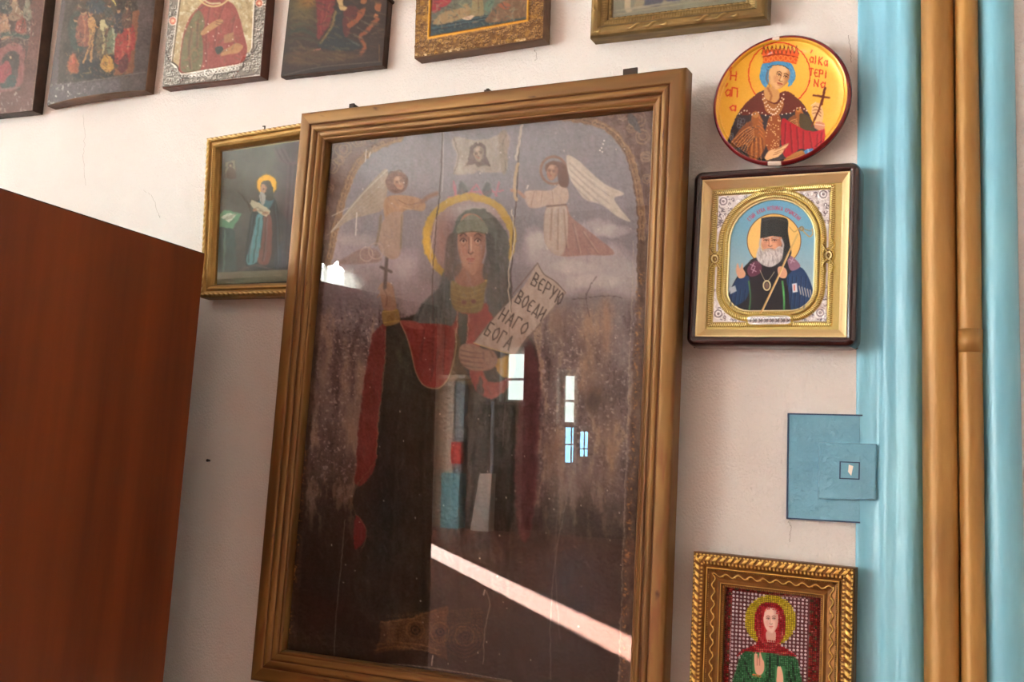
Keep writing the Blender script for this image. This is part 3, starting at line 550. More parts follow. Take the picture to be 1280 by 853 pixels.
    cv.poly([(966,40),(974,40),(973,49),(969,50)], (232, 214, 204), soft=.4); cv.poly([(962,203),(978,202),(976,210),(964,210)], (226, 206, 170), soft=.5)
    return cv

def pic_beads():
    cv = Canvas(888, 716, 1040, 960, 1.6, (186, 150, 150)); X, Y = cv.X, cv.Y
    cv.c[:] = rgb((170, 146, 150))
    r = np.random.RandomState(3)
    n = r.rand(cv.H // 4 + 2, cv.W // 4 + 2)
    # printed ground; border columns red
    TL_, TR_, BR_, BL_ = map(np.array, ((903., 727.), (1025.5, 739.), (1019., 950.), (894., 950.)))
    q = lambda u, v: tuple((TL_ * (1 - u) + TR_ * u) * (1 - v) + (BL_ * (1 - u) + BR_ * u) * v)
    cv.poly([q(-.1,-.06), q(1.1,-.06), q(1.1,1.05), q(-.1,1.05)], (126, 34, 30), smooth=False)
    for k in range(46):
        v = k / 45.
        for u in (.035, 1 - .035, .085, .915):
            x, y = q(u, v * .98); cv.ell(x, y, 2, 1.8, (160, 44, 36) if (k + int(u * 40)) % 3 else (96, 74, 40), soft=.5)
    for k in range(26):
        for v in (.012, .035):
            x, y = q(.03 + k / 26., v); cv.ell(x, y, 2, 1.8, (150, 44, 36) if k % 3 else (90, 70, 40), soft=.5)
    fld = cv.poly([q(.105,.05), q(.895,.05), q(.895,1.02), q(.105,1.02)], (206, 182, 186), smooth=False)
    cv.ell(963, 776, 32, 32, (210, 186, 40), soft=.7)
    hm = cv.poly([(947,800),(943,784),(944,768),(950,757),(961,753),(973,756),(980,766),(982,782),(980,796),(975,806),(985,812),(995,821),(975,819),(945,815),(930,816),(921,822),(926,814),(940,808)], (176, 22, 34), soft=.6)
    for L in ([(948,775),(948,790),(953,802),(966,808),(976,800),(979,786)], [(952,766),(962,761),(972,764),(976,774)], [(942,808),(960,818),(985,816)], [(950,812),(968,812)]): cv.line(L, 1.2, (228, 120, 96), soft=.5)
    cv.poly([(928,817),(945,815),(975,819),(994,822),(1000,840),(1004,870),(1010,950),(905,950),(912,870),(920,838)], (58, 122, 74), soft=.6)
    cv.folds([[(932,828),(934,840),(940,850)],[(962,820),(963,850)],[(972,820),(972,835)],[(990,828),(994,850)],[(986,840),(990,860)],[(960,850),(960,930)],[(930,850),(926,930)]], (18, 34, 22), (88, 160, 100), None, 1.6, .9)
    return cv
def pic_bead_face():
    cv = Canvas(936, 756, 1000, 870, 2.4, (212, 172, 156))
    return cv

def pic_monk():     # print behind glass, small gilt frame on the left
    cv = Canvas(258, 160, 385, 365, 1.4, (88, 94, 84)); X, Y = cv.X, cv.Y
    cv.mix((66, 72, 66), np.clip((Y - 250) / 80, 0, 1)); cv.mix((62, 58, 62), np.clip((X - 340) / 20, 0, 1) * .8)
    cv.grain(.08, 10, 2)
    for d in range(5): cv.line([(342+d*3,186),(350+d*3,200),(362+d,204),(375,202)], 1.6, (60, 48, 54) if d % 2 else (98, 84, 88), soft=.8, a=.8)
    for d in range(4): cv.line([(360+d*3,206),(357+d*3,260),(352+d*3,330)], 2, (66, 50, 56) if d % 2 else (92, 80, 82), soft=1, a=.7)
    cv.poly([(281,202),(294,199),(294,222),(281,222)], (126, 120, 98), smooth=False); cv.ell(288, 206, 3, 3.6, (70, 60, 48)); cv.ell(288, 207, 1.6, 2.2, (168, 148, 116)); cv.poly([(283,222),(284,212),(288,209),(293,213),(294,222)], (80, 70, 56)); cv.line([(281,202),(294,199),(294,222),(281,222)], .8, (70, 66, 56), closed=True, smooth=False)
    # table with book
    cv.poly([(268,275),(280,262),(302,267),(290,286),(270,284)], (98, 148, 116), soft=.8, smooth=False); cv.poly([(276,272),(284,266),(296,268),(286,278)], (196, 206, 184), soft=.6, smooth=False)
    for k in range(3): cv.line([(278+k*2,275-k*2),(290+k*2,272-k*2)], .6, (110, 120, 100))
    cv.poly([(270,285),(290,287),(294,300),(292,345),(268,345),(266,300)], (58, 80, 74), soft=1.2, tex=.12); cv.line([(281,288),(279,340)], 2, (108, 140, 128), soft=1, a=.7); cv.line([(273,290),(272,340)], 1.4, (96, 128, 118), a=.5)
    for k in range(4): cv.line([(297+k*5,238+k*4),(312,258+k*2)], .8, (56, 44, 38), a=.8)
    # monk
    cv.ell(333, 231, 12.5, 13.5, (232, 178, 48), soft=.7); cv.ell(333, 231, 12.5, 13.5, (120, 84, 30), ring=.8, a=.6)
    rb = cv.poly([(316,262),(322,250),(334,243),(344,250),(348,270),(350,300),(352,325),(344,335),(322,336),(306,330),(308,300),(312,275)], (46, 56, 56), soft=.9, tex=.06)
    cv.poly([(322,252),(334,244),(342,246),(336,262),(326,268),(320,262)], (70, 108, 114), soft=.8)
    cv.poly([(321,268),(328,270),(326,300),(322,326),(308,330),(312,305),(318,285)], (86, 142, 146), soft=.9, tex=.1)
    cv.poly([(330,268),(338,270),(340,300),(336,328),(322,328),(327,300)], (110, 76, 66), soft=.9, tex=.08)
    cv.poly([(325,232),(330,226),(337,226),(341,236),(342,248),(334,250),(328,242)], (62, 68, 58), soft=.7)
    face(cv, 329, 236, 4, 5.5, (176, 140, 108), (120, 86, 62), eyes=False); cv.poly([(325,240),(330,241),(332,248),(328,256),(324,250)], (168, 172, 160), soft=.7)
    cv.poly([(313,252),(317,250),(336,262),(335,268),(330,270),(314,258)], (184, 180, 152), soft=.7); cv.ell(318, 262, 3, 2, (170, 134, 104)); cv.ell(331, 266, 4, 2.4, (170, 134, 104))
    cv.line([(300,338),(320,332),(345,338)], 2.4, (100, 92, 80), a=.6); cv.poly([(342,325),(354,300),(358,330),(350,345)], (60, 76, 84), soft=1.5, a=.6)
    cv.folds([[(318,270),(313,300),(310,328)],[(324,272),(320,300),(316,328)],[(332,272),(331,300),(328,326)],[(342,256),(345,290),(346,330)],[(314,268),(310,300)]], (34,40,42), (120,150,150), None, 1.6, .55); cv.line([(326,244),(327,252)], 1, (120,124,112), a=.7); cv.ell(329,236,.8,.8,(50,36,28)); cv.line([(324,262),(334,267)], .8, (110,100,80)); cv.poly([(346,262),(352,300),(360,330),(372,338),(372,300),(362,280)], (48,60,62), soft=2, a=.6)
    cv.warp(.6, 5, 3); cv.dabs(268,190,372,340,[(60,66,60),(100,106,94),(80,74,70)],160,1.5,4,5,.25)
    cv.poly([(262,341),(365,337),(362,352),(262,356)], (128, 132, 110), soft=.6, smooth=False); cv.line([(272,349),(352,344)], 1, (170, 166, 140), a=.5)
    cv.poly([(268,186),(378,170),(378,176),(268,192)], (146, 140, 84), soft=.6, smooth=False, a=.9)
    cv.grain(.07, 1.5, 3); cv.grain(.06, 20, 4)
    return cv

def pic_far():      # icon A: red-brown board, many small scenes
    cv = Canvas(-70, -75, 64, 150, 1.3, (112, 66, 52)); X, Y = cv.X, cv.Y
    cv.grain(.12, 8, 2, (1, 2))
    cv.poly([(-80,-80),(46,-80),(40,0),(35,60),(25,112),(-80,122)], (86, 62, 52), soft=1, smooth=False, tex=.2)
    for x, y, w, h, c_ in [(4,30,8,16,(168,120,84)),(26,30,7,14,(150,66,50)),(-10,20,9,18,(130,70,50)),(18,12,8,12,(140,110,80)),(34,8,5,14,(130,120,96)),(6,6,8,9,(60,64,58))]:
        cv.poly([(x-w,y+h),(x-w*.6,y-h*.5),(x,y-h),(x+w*.6,y-h*.5),(x+w,y+h)], c_, soft=1, tex=.15); cv.ell(x, y - h, 2.6, 3, (182, 142, 96))
    cv.line([(-10,48),(10,42),(34,46)], 5, (56, 76, 62), soft=1.5); cv.line([(0,52),(20,46),(32,50)], 1, (150, 140, 118), a=.7)
    cv.poly([(-10,112),(-8,72),(4,58),(18,53),(29,60),(31,72),(25,108)], (146, 84, 74), soft=1, tex=.12)
    cv.poly([(0,108),(2,76),(8,66),(16,62),(24,68),(23,84),(18,106)], (74, 62, 54), soft=1.2, tex=.15); cv.ell(13, 71, 4, 4.4, (70, 50, 40)); cv.ell(13, 72, 1.6, 2, (190, 150, 110))
    cv.poly([(-6,96),(6,76),(14,84),(12,96),(0,104)], (158, 62, 64), soft=1); cv.poly([(2,108),(12,94),(20,98),(18,108)], (56, 74, 66), soft=1)
    cv.line([(-5,112),(25,109)], 1, (130, 122, 104)); r = np.random.RandomState(1)
    for k in range(46):
        x, y = r.uniform(-8, 42), r.uniform(115, 138) if k % 2 else r.uniform(0, 55); cv.line([(x,y),(x+r.uniform(-2,2),y+r.uniform(1,4))], 1, (196, 178, 156), a=.7)
    cv.dabs(-8,0,44,56,[(150,120,90),(60,50,44),(130,60,48),(176,150,120),(70,80,66)],170,1,2.6,4,.6); cv.dabs(-8,60,32,110,[(160,90,80),(70,56,50),(120,60,56)],60,1,2.6,5,.5); cv.warp(1.6,5,8)
    cv.line([(56,-70),(56,0),(40,138)], 1.6, (150, 106, 80), smooth=False, a=.8)
    for k in range(14): cv.line([(30,76+k*2),(46,75+k*2)], .6, (70, 40, 30), a=.6)
    cv.grain(.16, 2, 5); return cv

def pic_scene():    # icon B: curved board, small figures on dark ground
    cv = Canvas(52, -75, 212, 142, 1.35, (84, 70, 66)); X, Y = cv.X, cv.Y
    cv.grain(.10, 10, 3, (1, 2)); cv.mix((104, 92, 90), np.exp(-((X - (78 - Y * .1)) / 6) ** 2) * .5)
    inn = cv.poly([(92,-75),(180,-75),(172,0),(164,93),(120,99),(72,104),(74,60),(82,0)], (66, 54, 42), soft=1, smooth=False, tex=.25)
    cv.poly([(166,14),(174,12),(166,92),(142,94),(143,84),(158,82)], (136, 78, 44), soft=1, smooth=False, tex=.1); cv.poly([(98,0),(140,-2),(138,20),(96,22)], (84, 66, 44), soft=3, a=.7)
    cv.poly([(84,30),(100,14),(104,60),(92,62)], (48, 60, 46), soft=2); cv.poly([(92,86),(110,74),(134,84),(138,96),(96,98)], (34, 36, 32), soft=1.5, tex=.1)
    def fig(x, y, h, c_, c2=None, lean=0):
        cv.poly([(x-h*.16,y),(x-h*.2+lean*.5,y-h*.45),(x-h*.1+lean,y-h*.82),(x+h*.1+lean,y-h*.82),(x+h*.22+lean*.5,y-h*.45),(x+h*.17,y)], c_, soft=.8, tex=.1)
        if c2: cv.line([(x+lean,y-h*.78),(x+h*.04,y-h*.4),(x,y-h*.05)], h*.06, c2, soft=.6, a=.8)
        cv.ell(x + lean, y - h * .9, h * .09, h * .1, (176, 128, 84), soft=.6); cv.ell(x + lean, y - h * .94, h * .09, h * .06, (70, 44, 30), soft=.6)
    fig(96,60,40,(52,66,54)); fig(104,56,46,(134,72,50),(180,110,70)); 
    # pale bare figure
    cv.poly([(112,46),(110,30),(111,22),(116,20),(119,28),(117,44)], (188, 132, 66), soft=.7); cv.line([(112,46),(110,60),(104,78)], 2.6, (180, 124, 62)); cv.line([(116,46),(114,60),(113,76)], 2.6, (180, 124, 62)); cv.line([(112,26),(122,34)], 1.8, (184, 128, 64)); cv.ell(113, 16, 3.4, 4, (180, 124, 74))
    fig(128,68,42,(104,88,58),(190,170,110)); cv.poly([(124,26),(133,24),(134,34),(126,38)], (190, 176, 120), soft=.8)
    fig(141,66,40,(110,118,86),(170,172,130)); fig(152,78,50,(158,44,38),(206,90,60),2); fig(160,62,40,(168,50,42),(206,110,70))
    fig(148,40,30,(60,56,60)); fig(158,34,28,(90,60,46)); fig(136,30,26,(70,70,60)); cv.poly([(108,2),(122,-2),(132,6),(128,16),(112,16)], (60, 66, 70), soft=1.5)
    cv.poly([(124,80),(132,68),(140,74),(142,86),(132,90)], (196, 142, 50), soft=.8, tex=.1); cv.poly([(146,86),(156,66),(160,76),(156,90)], (96, 34, 30), soft=1)
    cv.poly([(84,86),(90,66),(98,78),(96,92)], (168, 84, 42), soft=1.4, tex=.25); cv.poly([(86,80),(90,68),(93,78)], (200, 90, 60), soft=.8)
    cv.line([(138,-8),(144,6)], 2, (214, 190, 80))
    r = np.random.RandomState(7)
    for k in range(26):
        x, y = r.uniform(84, 165), r.uniform(0, 95); cv.line([(x,y),(x+r.uniform(-2,2),y+r.uniform(1,4))], .8, (200, 150, 80), a=.5)
    cv.dabs(92,-6,166,60,[(60,50,44),(150,110,70),(110,50,40),(70,84,66),(176,140,96),(40,36,34)],220,1,2.6,4,.65); cv.dabs(82,60,160,98,[(44,38,34),(150,80,50),(96,74,50),(180,130,60),(40,50,44)],130,1,2.8,5,.6); cv.warp(1.7,4,8)
    cv.line([(74,106),(120,100),(182,90)], .9, (126, 118, 112), a=.7)
    lo = np.clip((Y - (104 - (X - 75) * .1)) / 4, 0, 1); cv.mix((98, 94, 98), lo * .5 * (X < 150))
    fl = np.clip((cv.n(3, 12, 3) - .14) * 9, 0, 1); cv.mix((196, 190, 180), fl * np.clip((Y - 95) / 20, 0, 1) * np.clip((140 - X) / 50, .25, 1) * .9)
    cv.grain(.15, 2, 5); cv.grain(.06, 20, 6); return cv

def filigree(cv, seed, m, light, dark, n, x0, x1, y0, y1, r0=1.4, r1=3, dh=.0008):
    r = np.random.RandomState(seed)
    for k in range(n):
        x, y = r.uniform(x0, x1), r.uniform(y0, y1); iy, ix = int((y - cv.y0) * cv.sc), int((x - cv.x0) * cv.sc)
        if not (0 <= iy < cv.H and 0 <= ix < cv.W) or m[iy, ix] < .5: continue
        rr = r.uniform(r0, r1); a0 = r.uniform(0, 6.3)
        P_ = [(x + rr * math.cos(a0 + t) * (1 - t / 7), y + rr * math.sin(a0 + t) * (1 - t / 7)) for t in np.linspace(0, 4.6, 7)]
        cv.line([(p[0] + .8, p[1] + .8) for p in P_], .9, dark, soft=.4, clip=m, a=.85, dh=-dh); cv.line(P_, .8, light, soft=.4, clip=m, a=.95, dh=dh)

def pic_silver():   # icon C: red-robed saint within a silver surround
    cv = Canvas(196, -75, 350, 122, 1.7, (196, 180, 132)); X, Y = cv.X, cv.Y
    cv.c[:] = rgb((176, 152, 104)); cv.grain(.2, 5, 3); cv.grain(.12, 2, 4)
    one = np.ones_like(X)
    gold = np.clip((cv.n(4, 9, 3) - .08) * 6, 0, 1); cv.mix((214, 206, 172), gold * .7)
    # silver surround, with a stepped inner outline
    inner = [(227,-80),(224,0),(219,40),(214,78),(221,84),(225,91),(226,92.5),(262,87),(300,80),(304,70),(312,66),(315,60),(318,0),(322,-80)]
    im = np.zeros_like(X); tmp = cv.poly(inner, None, smooth=False)
    sv = 1 - tmp; cv.mix((112, 104, 94), sv); cv.m[:] = .5 * sv; cv.dabs(-0+215,-70,318,90,[(150,128,84),(206,190,150),(120,100,70)],300,1,3,3,.4)
    filigree(cv, 3, sv, (196, 190, 178), (40, 34, 30), 1700, 200, 336, -72, 112)
    cv.line(inner, 1.6, (222, 214, 196), smooth=False, dh=.001); cv.line(np.array(inner) + (1.6, -1), .9, (60, 50, 40), smooth=False, a=.8)
    L2 = [(206,62),(212,76),(221,82),(226,96),(232,98),(262,94),(299,88),(306,74),(316,66),(322,56)]
    cv.line(L2, 1.2, (44, 38, 34), smooth=True, a=.9); cv.ell(261, 91, 5.4, 5, (220, 214, 204), ring=1.1); cv.ell(261, 91, 3, 3, (50, 44, 38), ring=1)
    for k in range(7): cv.ell(238 + k * 4, 95.5 - k * .6, 2, 1.8, (214, 210, 200), ring=.8); cv.ell(270 + k * 4.4, 90 - k * .8, 2, 1.8, (214, 210, 200), ring=.8)
    cv.line([(204,108),(250,103),(324,92)], 1.1, (70, 62, 56)); cv.line([(204,110),(250,105),(324,94)], 1, (206, 200, 190))
    for x, y in ((216, 26), (324, 4)): cv.ell(x, y, 4.4, 4.8, (176, 90, 66)); cv.ell(x, y, 2, 2, (222, 176, 140)); cv.ell(x, y, 4.6, 5, (226, 214, 196), ring=.8)
    # saint
    mm = cv.poly([(260,-2),(275,-2),(292,6),(300,24),(305,44),(309,62),(303,78),(282,83),(255,87),(226,91),(225,72),(229,44),(236,24),(247,10)], (146, 58, 46), soft=.8, tex=.12)
    cv.poly([(246,14),(238,26),(230,46),(226,72),(228,90),(250,87),(254,60),(252,42),(256,30),(252,16)], (106, 100, 60), soft=1.2, tex=.12, clip=mm)
    cv.folds([[(262,10),(258,40),(258,84)],[(280,6),(272,30),(268,60)],[(294,20),(290,44),(300,70)],[(240,36),(236,60),(238,86)],[(247,30),(246,60)]], (92, 40, 34), (172, 92, 70), mm, 1.8, .5)
    cv.poly([(251,41),(262,30),(274,24),(279,26),(276,30),(264,38),(254,44)], (178, 126, 72), soft=.8); cv.line([(270,27),(279,29)], 1, (120, 74, 44)); cv.line([(270,30),(277,32)], .8, (120, 74, 44))
    cv.poly([(280,44),(292,40),(293,52),(280,54)], (158, 104, 62), soft=1, smooth=False); cv.poly([(269,60),(277,58),(279,64),(272,68)], (48, 56, 46), soft=.8)
    cv.poly([(278,64),(286,59),(296,54),(304,58),(298,66),(286,68),(276,70)], (176, 118, 66), soft=.9); cv.line([(274,67),(284,62)], .8, (110, 66, 40)); cv.line([(247,13),(260,4)], 1, (88, 60, 44)); cv.line([(253,-2),(262,4),(275,4)], 2, (196, 180, 130))
    cv.dabs(226,10,306,88,[(120,46,38),(166,78,60),(96,90,56),(180,110,70)],150,1.5,4,5,.3,clip=mm)
    face(cv, 267, -18, 11, 15, (180, 134, 88), (120, 80, 54)); cv.ell(267, -18, 24, 26, (206, 176, 110), ring=2)
    r = np.random.RandomState(8)
    for k in range(20): cv.ell(r.uniform(230, 300), r.uniform(10, 84), .8, .8, (226, 206, 180), a=.8)
    cv.grain(.10, 2, 6); return cv

def pic_dark():     # icon D: dark varnished picture
    cv = Canvas(345, -75, 500, 106, 1.35, (52, 38, 32)); X, Y = cv.X, cv.Y
    cv.grain(.06, 12, 2, (2, 1))
    cv.mix((96, 88, 52), np.exp(-((X - 376) / 20) ** 2 - ((Y - 8) / 26) ** 2) * .9); cv.mix((138, 96, 42), np.exp(-((X - 385) / 12) ** 2 - ((Y - 2) / 7) ** 2))
    for k in range(7): cv.line([(362,24+k*9),(378,20+k*9+(k>3)*3),(398,27+k*9)], 2, (66, 78, 58) if k % 2 else (104, 90, 60), soft=1.4, a=.55)
    cv.line([(360,42),(376,36),(396,46)], 4, (44, 54, 44), soft=2); cv.poly([(396,-10),(414,-10),(418,0),(412,30),(402,44),(396,48),(396,20)], (112, 42, 44), soft=1.2, tex=.08)
    cv.line([(404,0),(400,40)], 1.6, (150, 70, 60), a=.6, soft=.9); cv.line([(412,4),(404,30)], 1.4, (146, 84, 56), a=.6)
    cv.poly([(421,8),(427,10),(430,30),(434,46),(450,56),(446,62),(420,63),(398,58),(404,50),(414,34),(418,20)], (34, 44, 48), soft=1.2); cv.line([(419,14),(414,34),(400,54)], 2.6, (128, 112, 66), soft=1, a=.9)
    cv.poly([(430,12),(442,6),(450,16),(440,30),(434,46),(428,40)], (86, 38, 36), soft=1.5); cv.poly([(420,-6),(427,-8),(430,6),(434,10),(428,14),(422,6)], (190, 160, 110), soft=.9)
    cv.poly([(448,12),(456,10),(454,20),(446,28),(436,36),(434,30),(444,22)], (140, 74, 46), soft=1); cv.line([(472,24),(458,38),(450,46),(456,58),(452,66)], 5, (134, 72, 44), soft=1.2); cv.ell(470, 20, 3.6, 3, (166, 106, 66)); cv.ell(454, 0, 4, 5, (150, 92, 54)); cv.ell(472, 8, 4, 6, (140, 84, 50))
    for k in range(4): cv.line([(436+k*5,50-k*8),(448+k*5,56-k*8)], 1.6, (124, 116, 104), soft=.9, a=.5)
    cv.poly([(360,66),(400,62),(450,68),(430,76),(362,80)], (92, 66, 42), soft=4, a=.6); cv.line([(392,63),(400,61)], 1.6, (150, 88, 76))
    cv.dabs(360,0,480,76,[(60,46,36),(44,36,34),(96,60,44),(110,90,60)],220,2,5,4,.35,ang=.2); cv.warp(1.8,6,8)
    cv.mix((40, 34, 32), np.clip((Y - (88 - (X - 350) * .09)) / 3, 0, 1) * .7); cv.line([(356,94),(400,84),(476,77)], .8, (108, 98, 90), a=.8); cv.line([(474,56),(474,76)], .7, (140, 100, 54), a=.7)
    cv.grain(.06, 2, 5); return cv

def pic_gilded():   # icon E: stamped gilt border, sea scene
    cv = Canvas(508, -75, 700, 86, 1.7, (112, 80, 48)); X, Y = cv.X, cv.Y
    cv.grain(.12, 6, 2)
    inn = [(540,-80),(538.5,0),(536,47),(659,26),(659.5,0),(660,-80)]
    tmp = cv.poly(inn, None, smooth=False); sv = 1 - tmp; cv.m[:] = .6 * sv
    filigree(cv, 4, sv, (178, 140, 84), (58, 36, 22), 2000, 514, 690, -72, 82, 1.2, 2.6)
    gy = np.clip((cv.n(6, 5, 2) - .1) * 6, 0, 1); cv.mix((196, 150, 60), sv * gy * .4)
    pm = cv.poly([(541,-80),(540,0),(538,44.5),(657,23.5),(658,0),(658,-80)], (94, 96, 80), soft=.6, smooth=False, tex=.08)
    cv.poly([(530,30),(560,22),(600,20),(640,14),(662,10),(662,40),(538,50)], (36, 56, 62), soft=1.5, clip=pm, tex=.1)
    for k in range(6): cv.line([(540,38-k*3),(570,32-k*2),(612,24-k*1.5)], 1.1, (70, 98, 100) if k % 2 else (20, 36, 44), clip=pm, a=.8)
    cv.poly([(540,28),(556,14),(574,10),(582,4),(590,16),(576,24),(552,30)], (146, 120, 82), soft=1.5, clip=pm, tex=.1); cv.poly([(540,-6),(556,-8),(564,0),(556,8),(546,14),(540,14)], (150, 40, 46), soft=1, clip=pm)
    cv.poly([(606,26),(616,12),(630,0),(662,-6),(662,18),(640,24),(620,28)], (112, 84, 58), soft=1.2, clip=pm, tex=.14); cv.poly([(622,6),(630,2),(638,6),(632,12)], (146, 80, 50), soft=1, clip=pm)
    cv.poly([(588,20),(590,4),(592,-10),(600,-10),(604,4),(604,18),(596,20)], (136, 120, 82), soft=1, clip=pm, tex=.1); cv.line([(597,-6),(598,16)], 1, (96, 70, 48), clip=pm)
    cv.poly([(578,22),(592,19),(588,24),(580,24)], (196, 166, 140), soft=.7, clip=pm); cv.poly([(606,4),(618,-2),(612,14),(606,18)], (88, 112, 92), soft=1.5, clip=pm)
    cv.dabs(540,0,658,44,[(60,84,84),(150,120,84),(110,74,56),(130,140,110),(40,52,56)],200,1.2,3.4,4,.45,clip=pm); cv.warp(.9,4,8)
    for L in (inn,): cv.line([(539,-80),(537.6,0),(535.6,47.6),(659.4,25.8),(660.4,0),(661,-80)], 2.6, (206, 150, 48), smooth=False, dh=.0015, metal=.6); cv.line([(541,-80),(539.4,0),(537.6,45.4),(658,24)], .8, (112, 74, 26), smooth=False)
    wr = np.clip((cv.n(4, 8, 3) - .12) * 8, 0, 1); edge = np.clip((Y - (66 - (X - 520) * .147)) / 3, 0, 1); cv.mix((226, 200, 160), wr * edge * .8)
    cv.grain(.08, 2, 6); return cv

def pic_glazed():   # picture F: pale paper print behind glass
    cv = Canvas(750, -90, 955, 32, 1.3, (112, 114, 96)); X, Y = cv.X, cv.Y
    cv.grain(.08, 6, 2)
    cv.poly([(781,12),(783,-30),(789,-30),(788,8),(791,13)], (172, 156, 126), soft=.8); cv.poly([(804,4),(812,-20),(830,-10),(826,6),(812,8)], (56, 62, 78), soft=1); cv.poly([(832,0),(842,-20),(850,-4),(848,2)], (60, 70, 88), soft=1)
    cv.poly([(792,8),(800,-6),(806,2),(800,10)], (132, 122, 96), soft=1)
    for k in range(8): cv.line([(766+k*5,14-k*.5),(800+k*8,8-k*1.2)], 1, (150, 146, 122), a=.5)
    cv.line([(762,20),(850,5),(940,-6)], 1.2, (150, 142, 112), a=.8); cv.grain(.05, 2, 3); return cv
# ---------------------------------------------------------------- helpers
def tag(o, label=None, cat=None, group=None, kind=None):
    if label: o['label'] = label
    if cat: o['category'] = cat
    if group: o['group'] = group
    if kind: o['kind'] = kind
    return o
def empty(name, loc, label=None, cat=None, group=None):
    o = bpy.data.objects.new(name, None); COL.objects.link(o); o.location = tuple(map(float, loc)); o.empty_display_size = .05
    return tag(o, label, cat, group)
def link(name, me, mat, parent=None, kind=None, smooth=False):
    if mat is not None: me.materials.append(mat)
    if smooth: me.polygons.foreach_set('use_smooth', [True] * len(me.polygons))
    o = bpy.data.objects.new(name, me); COL.objects.link(o)
    if parent is not None:
        o.parent = parent
        if parent.parent is not None: o.matrix_parent_inverse = Matrix.Translation(-(parent.location + parent.parent.location)) if parent.type == 'EMPTY' else parent.matrix_parent_inverse.copy()
        else: o.matrix_parent_inverse = Matrix.Translation(-parent.location)
    if kind: o['kind'] = kind
    return o
def mesh(name, V, Fc, mat, parent=None, kind=None, smooth=False):
    me = bpy.data.meshes.new(name); me.from_pydata([tuple(map(float, v)) for v in V], [], [tuple(f) for f in Fc]); me.update()
    return link(name, me, mat, parent, kind, smooth)
def boxes(name, L, mat, parent=None, kind=None, bev=0.0):
    """L: list of (x0,x1,y0,y1,z0,z1)"""
    bm = bmesh.new()
    for x0, x1, y0, y1, z0, z1 in L:
        r = bmesh.ops.create_cube(bm, size=1); bmesh.ops.scale(bm, vec=(x1 - x0, y1 - y0, z1 - z0), verts=r['verts'])
        bmesh.ops.translate(bm, vec=((x0 + x1) / 2, (y0 + y1) / 2, (z0 + z1) / 2), verts=r['verts'])
    if bev: bmesh.ops.bevel(bm, geom=bm.edges[:], offset=bev, segments=2, affect='EDGES', profile=.6)
    me = bpy.data.meshes.new(name); bm.to_mesh(me); bm.free()
    return link(name, me, mat, parent, kind)
def quadmesh(P, closed_u=False):
    """grid of points (n,m,3) -> faces"""
    n, m = P.shape[:2]; idx = np.arange(n * m).reshape(n, m)
    f = np.stack([idx[:-1, :-1], idx[1:, :-1], idx[1:, 1:], idx[:-1, 1:]], -1).reshape(-1, 4)
    return f
def fastmesh(name, V, Fq, mat, parent=None, kind=None, smooth=False, color=None):
    me = bpy.data.meshes.new(name); V = np.ascontiguousarray(V, np.float32).reshape(-1, 3); Fq = np.ascontiguousarray(Fq, np.int32)
    me.vertices.add(len(V)); me.vertices.foreach_set('co', V.ravel())
    me.loops.add(Fq.size); me.loops.foreach_set('vertex_index', Fq.ravel())
    me.polygons.add(len(Fq)); me.polygons.foreach_set('loop_start', np.arange(0, Fq.size, Fq.shape[1], dtype=np.int32))
    me.update(calc_edges=True); me.validate()
    if smooth: me.polygons.foreach_set('use_smooth', np.ones(len(me.polygons), bool))
    if color is not None:
        a = me.color_attributes.new('paint', 'FLOAT_COLOR', 'POINT'); a.data.foreach_set('color', np.ascontiguousarray(color, np.float32).ravel())
    return link(name, me, mat, parent, kind)
def lin(c_):
    c_ = np.asarray(c_, np.float32); return np.where(c_ <= .04045, c_ / 12.92, ((c_ + .055) / 1.055) ** 2.4)
def L3(r, g, b, k=1.): c_ = lin(np.array([r, g, b]) / 255.) * k; return (float(c_[0]), float(c_[1]), float(c_[2]), 1)

# ---------------------------------------------------------------- materials
def mat(name, base=(.8, .8, .8, 1), rough=.6, metal=0., spec=.5, coat=0.):
    m = bpy.data.materials.new(name); m.use_nodes = True; b = m.node_tree.nodes['Principled BSDF']
    b.inputs['Base Color'].default_value = base; b.inputs['Roughness'].default_value = rough; b.inputs['Metallic'].default_value = metal
    b.inputs['Specular IOR Level'].default_value = spec; b.inputs['Coat Weight'].default_value = coat
    return m
def nodes(m): return m.node_tree.nodes, m.node_tree.links, m.node_tree.nodes['Principled BSDF']
def noise_col(m, c0, c1, scale, stretch=(1, 1, 1), lo=.35, hi=.65, detail=6, bump=0., bscale=None, bdist=.002, rough=.55):
    N, L, b = nodes(m); tc = N.new('ShaderNodeTexCoord'); mp = N.new('ShaderNodeMapping'); mp.inputs['Scale'].default_value = stretch
    L.new(tc.outputs['Object'], mp.inputs['Vector']); nz = N.new('ShaderNodeTexNoise'); nz.inputs['Scale'].default_value = scale; nz.inputs['Detail'].default_value = detail; nz.inputs['Roughness'].default_value = rough
    L.new(mp.outputs[0], nz.inputs['Vector']); cr = N.new('ShaderNodeValToRGB'); cr.color_ramp.elements[0].position = lo; cr.color_ramp.elements[1].position = hi
    cr.color_ramp.elements[0].color = c0; cr.color_ramp.elements[1].color = c1; L.new(nz.outputs['Fac'], cr.inputs[0]); L.new(cr.outputs[0], b.inputs['Base Color'])
    if bump:
        n2 = N.new('ShaderNodeTexNoise'); n2.inputs['Scale'].default_value = bscale or scale * 4; n2.inputs['Detail'].default_value = 5; L.new(mp.outputs[0], n2.inputs['Vector'])
        bp = N.new('ShaderNodeBump'); bp.inputs['Strength'].default_value = bump; bp.inputs['Distance'].default_value = bdist; L.new(n2.outputs['Fac'], bp.inputs['Height']); L.new(bp.outputs[0], b.inputs['Normal'])
    return m
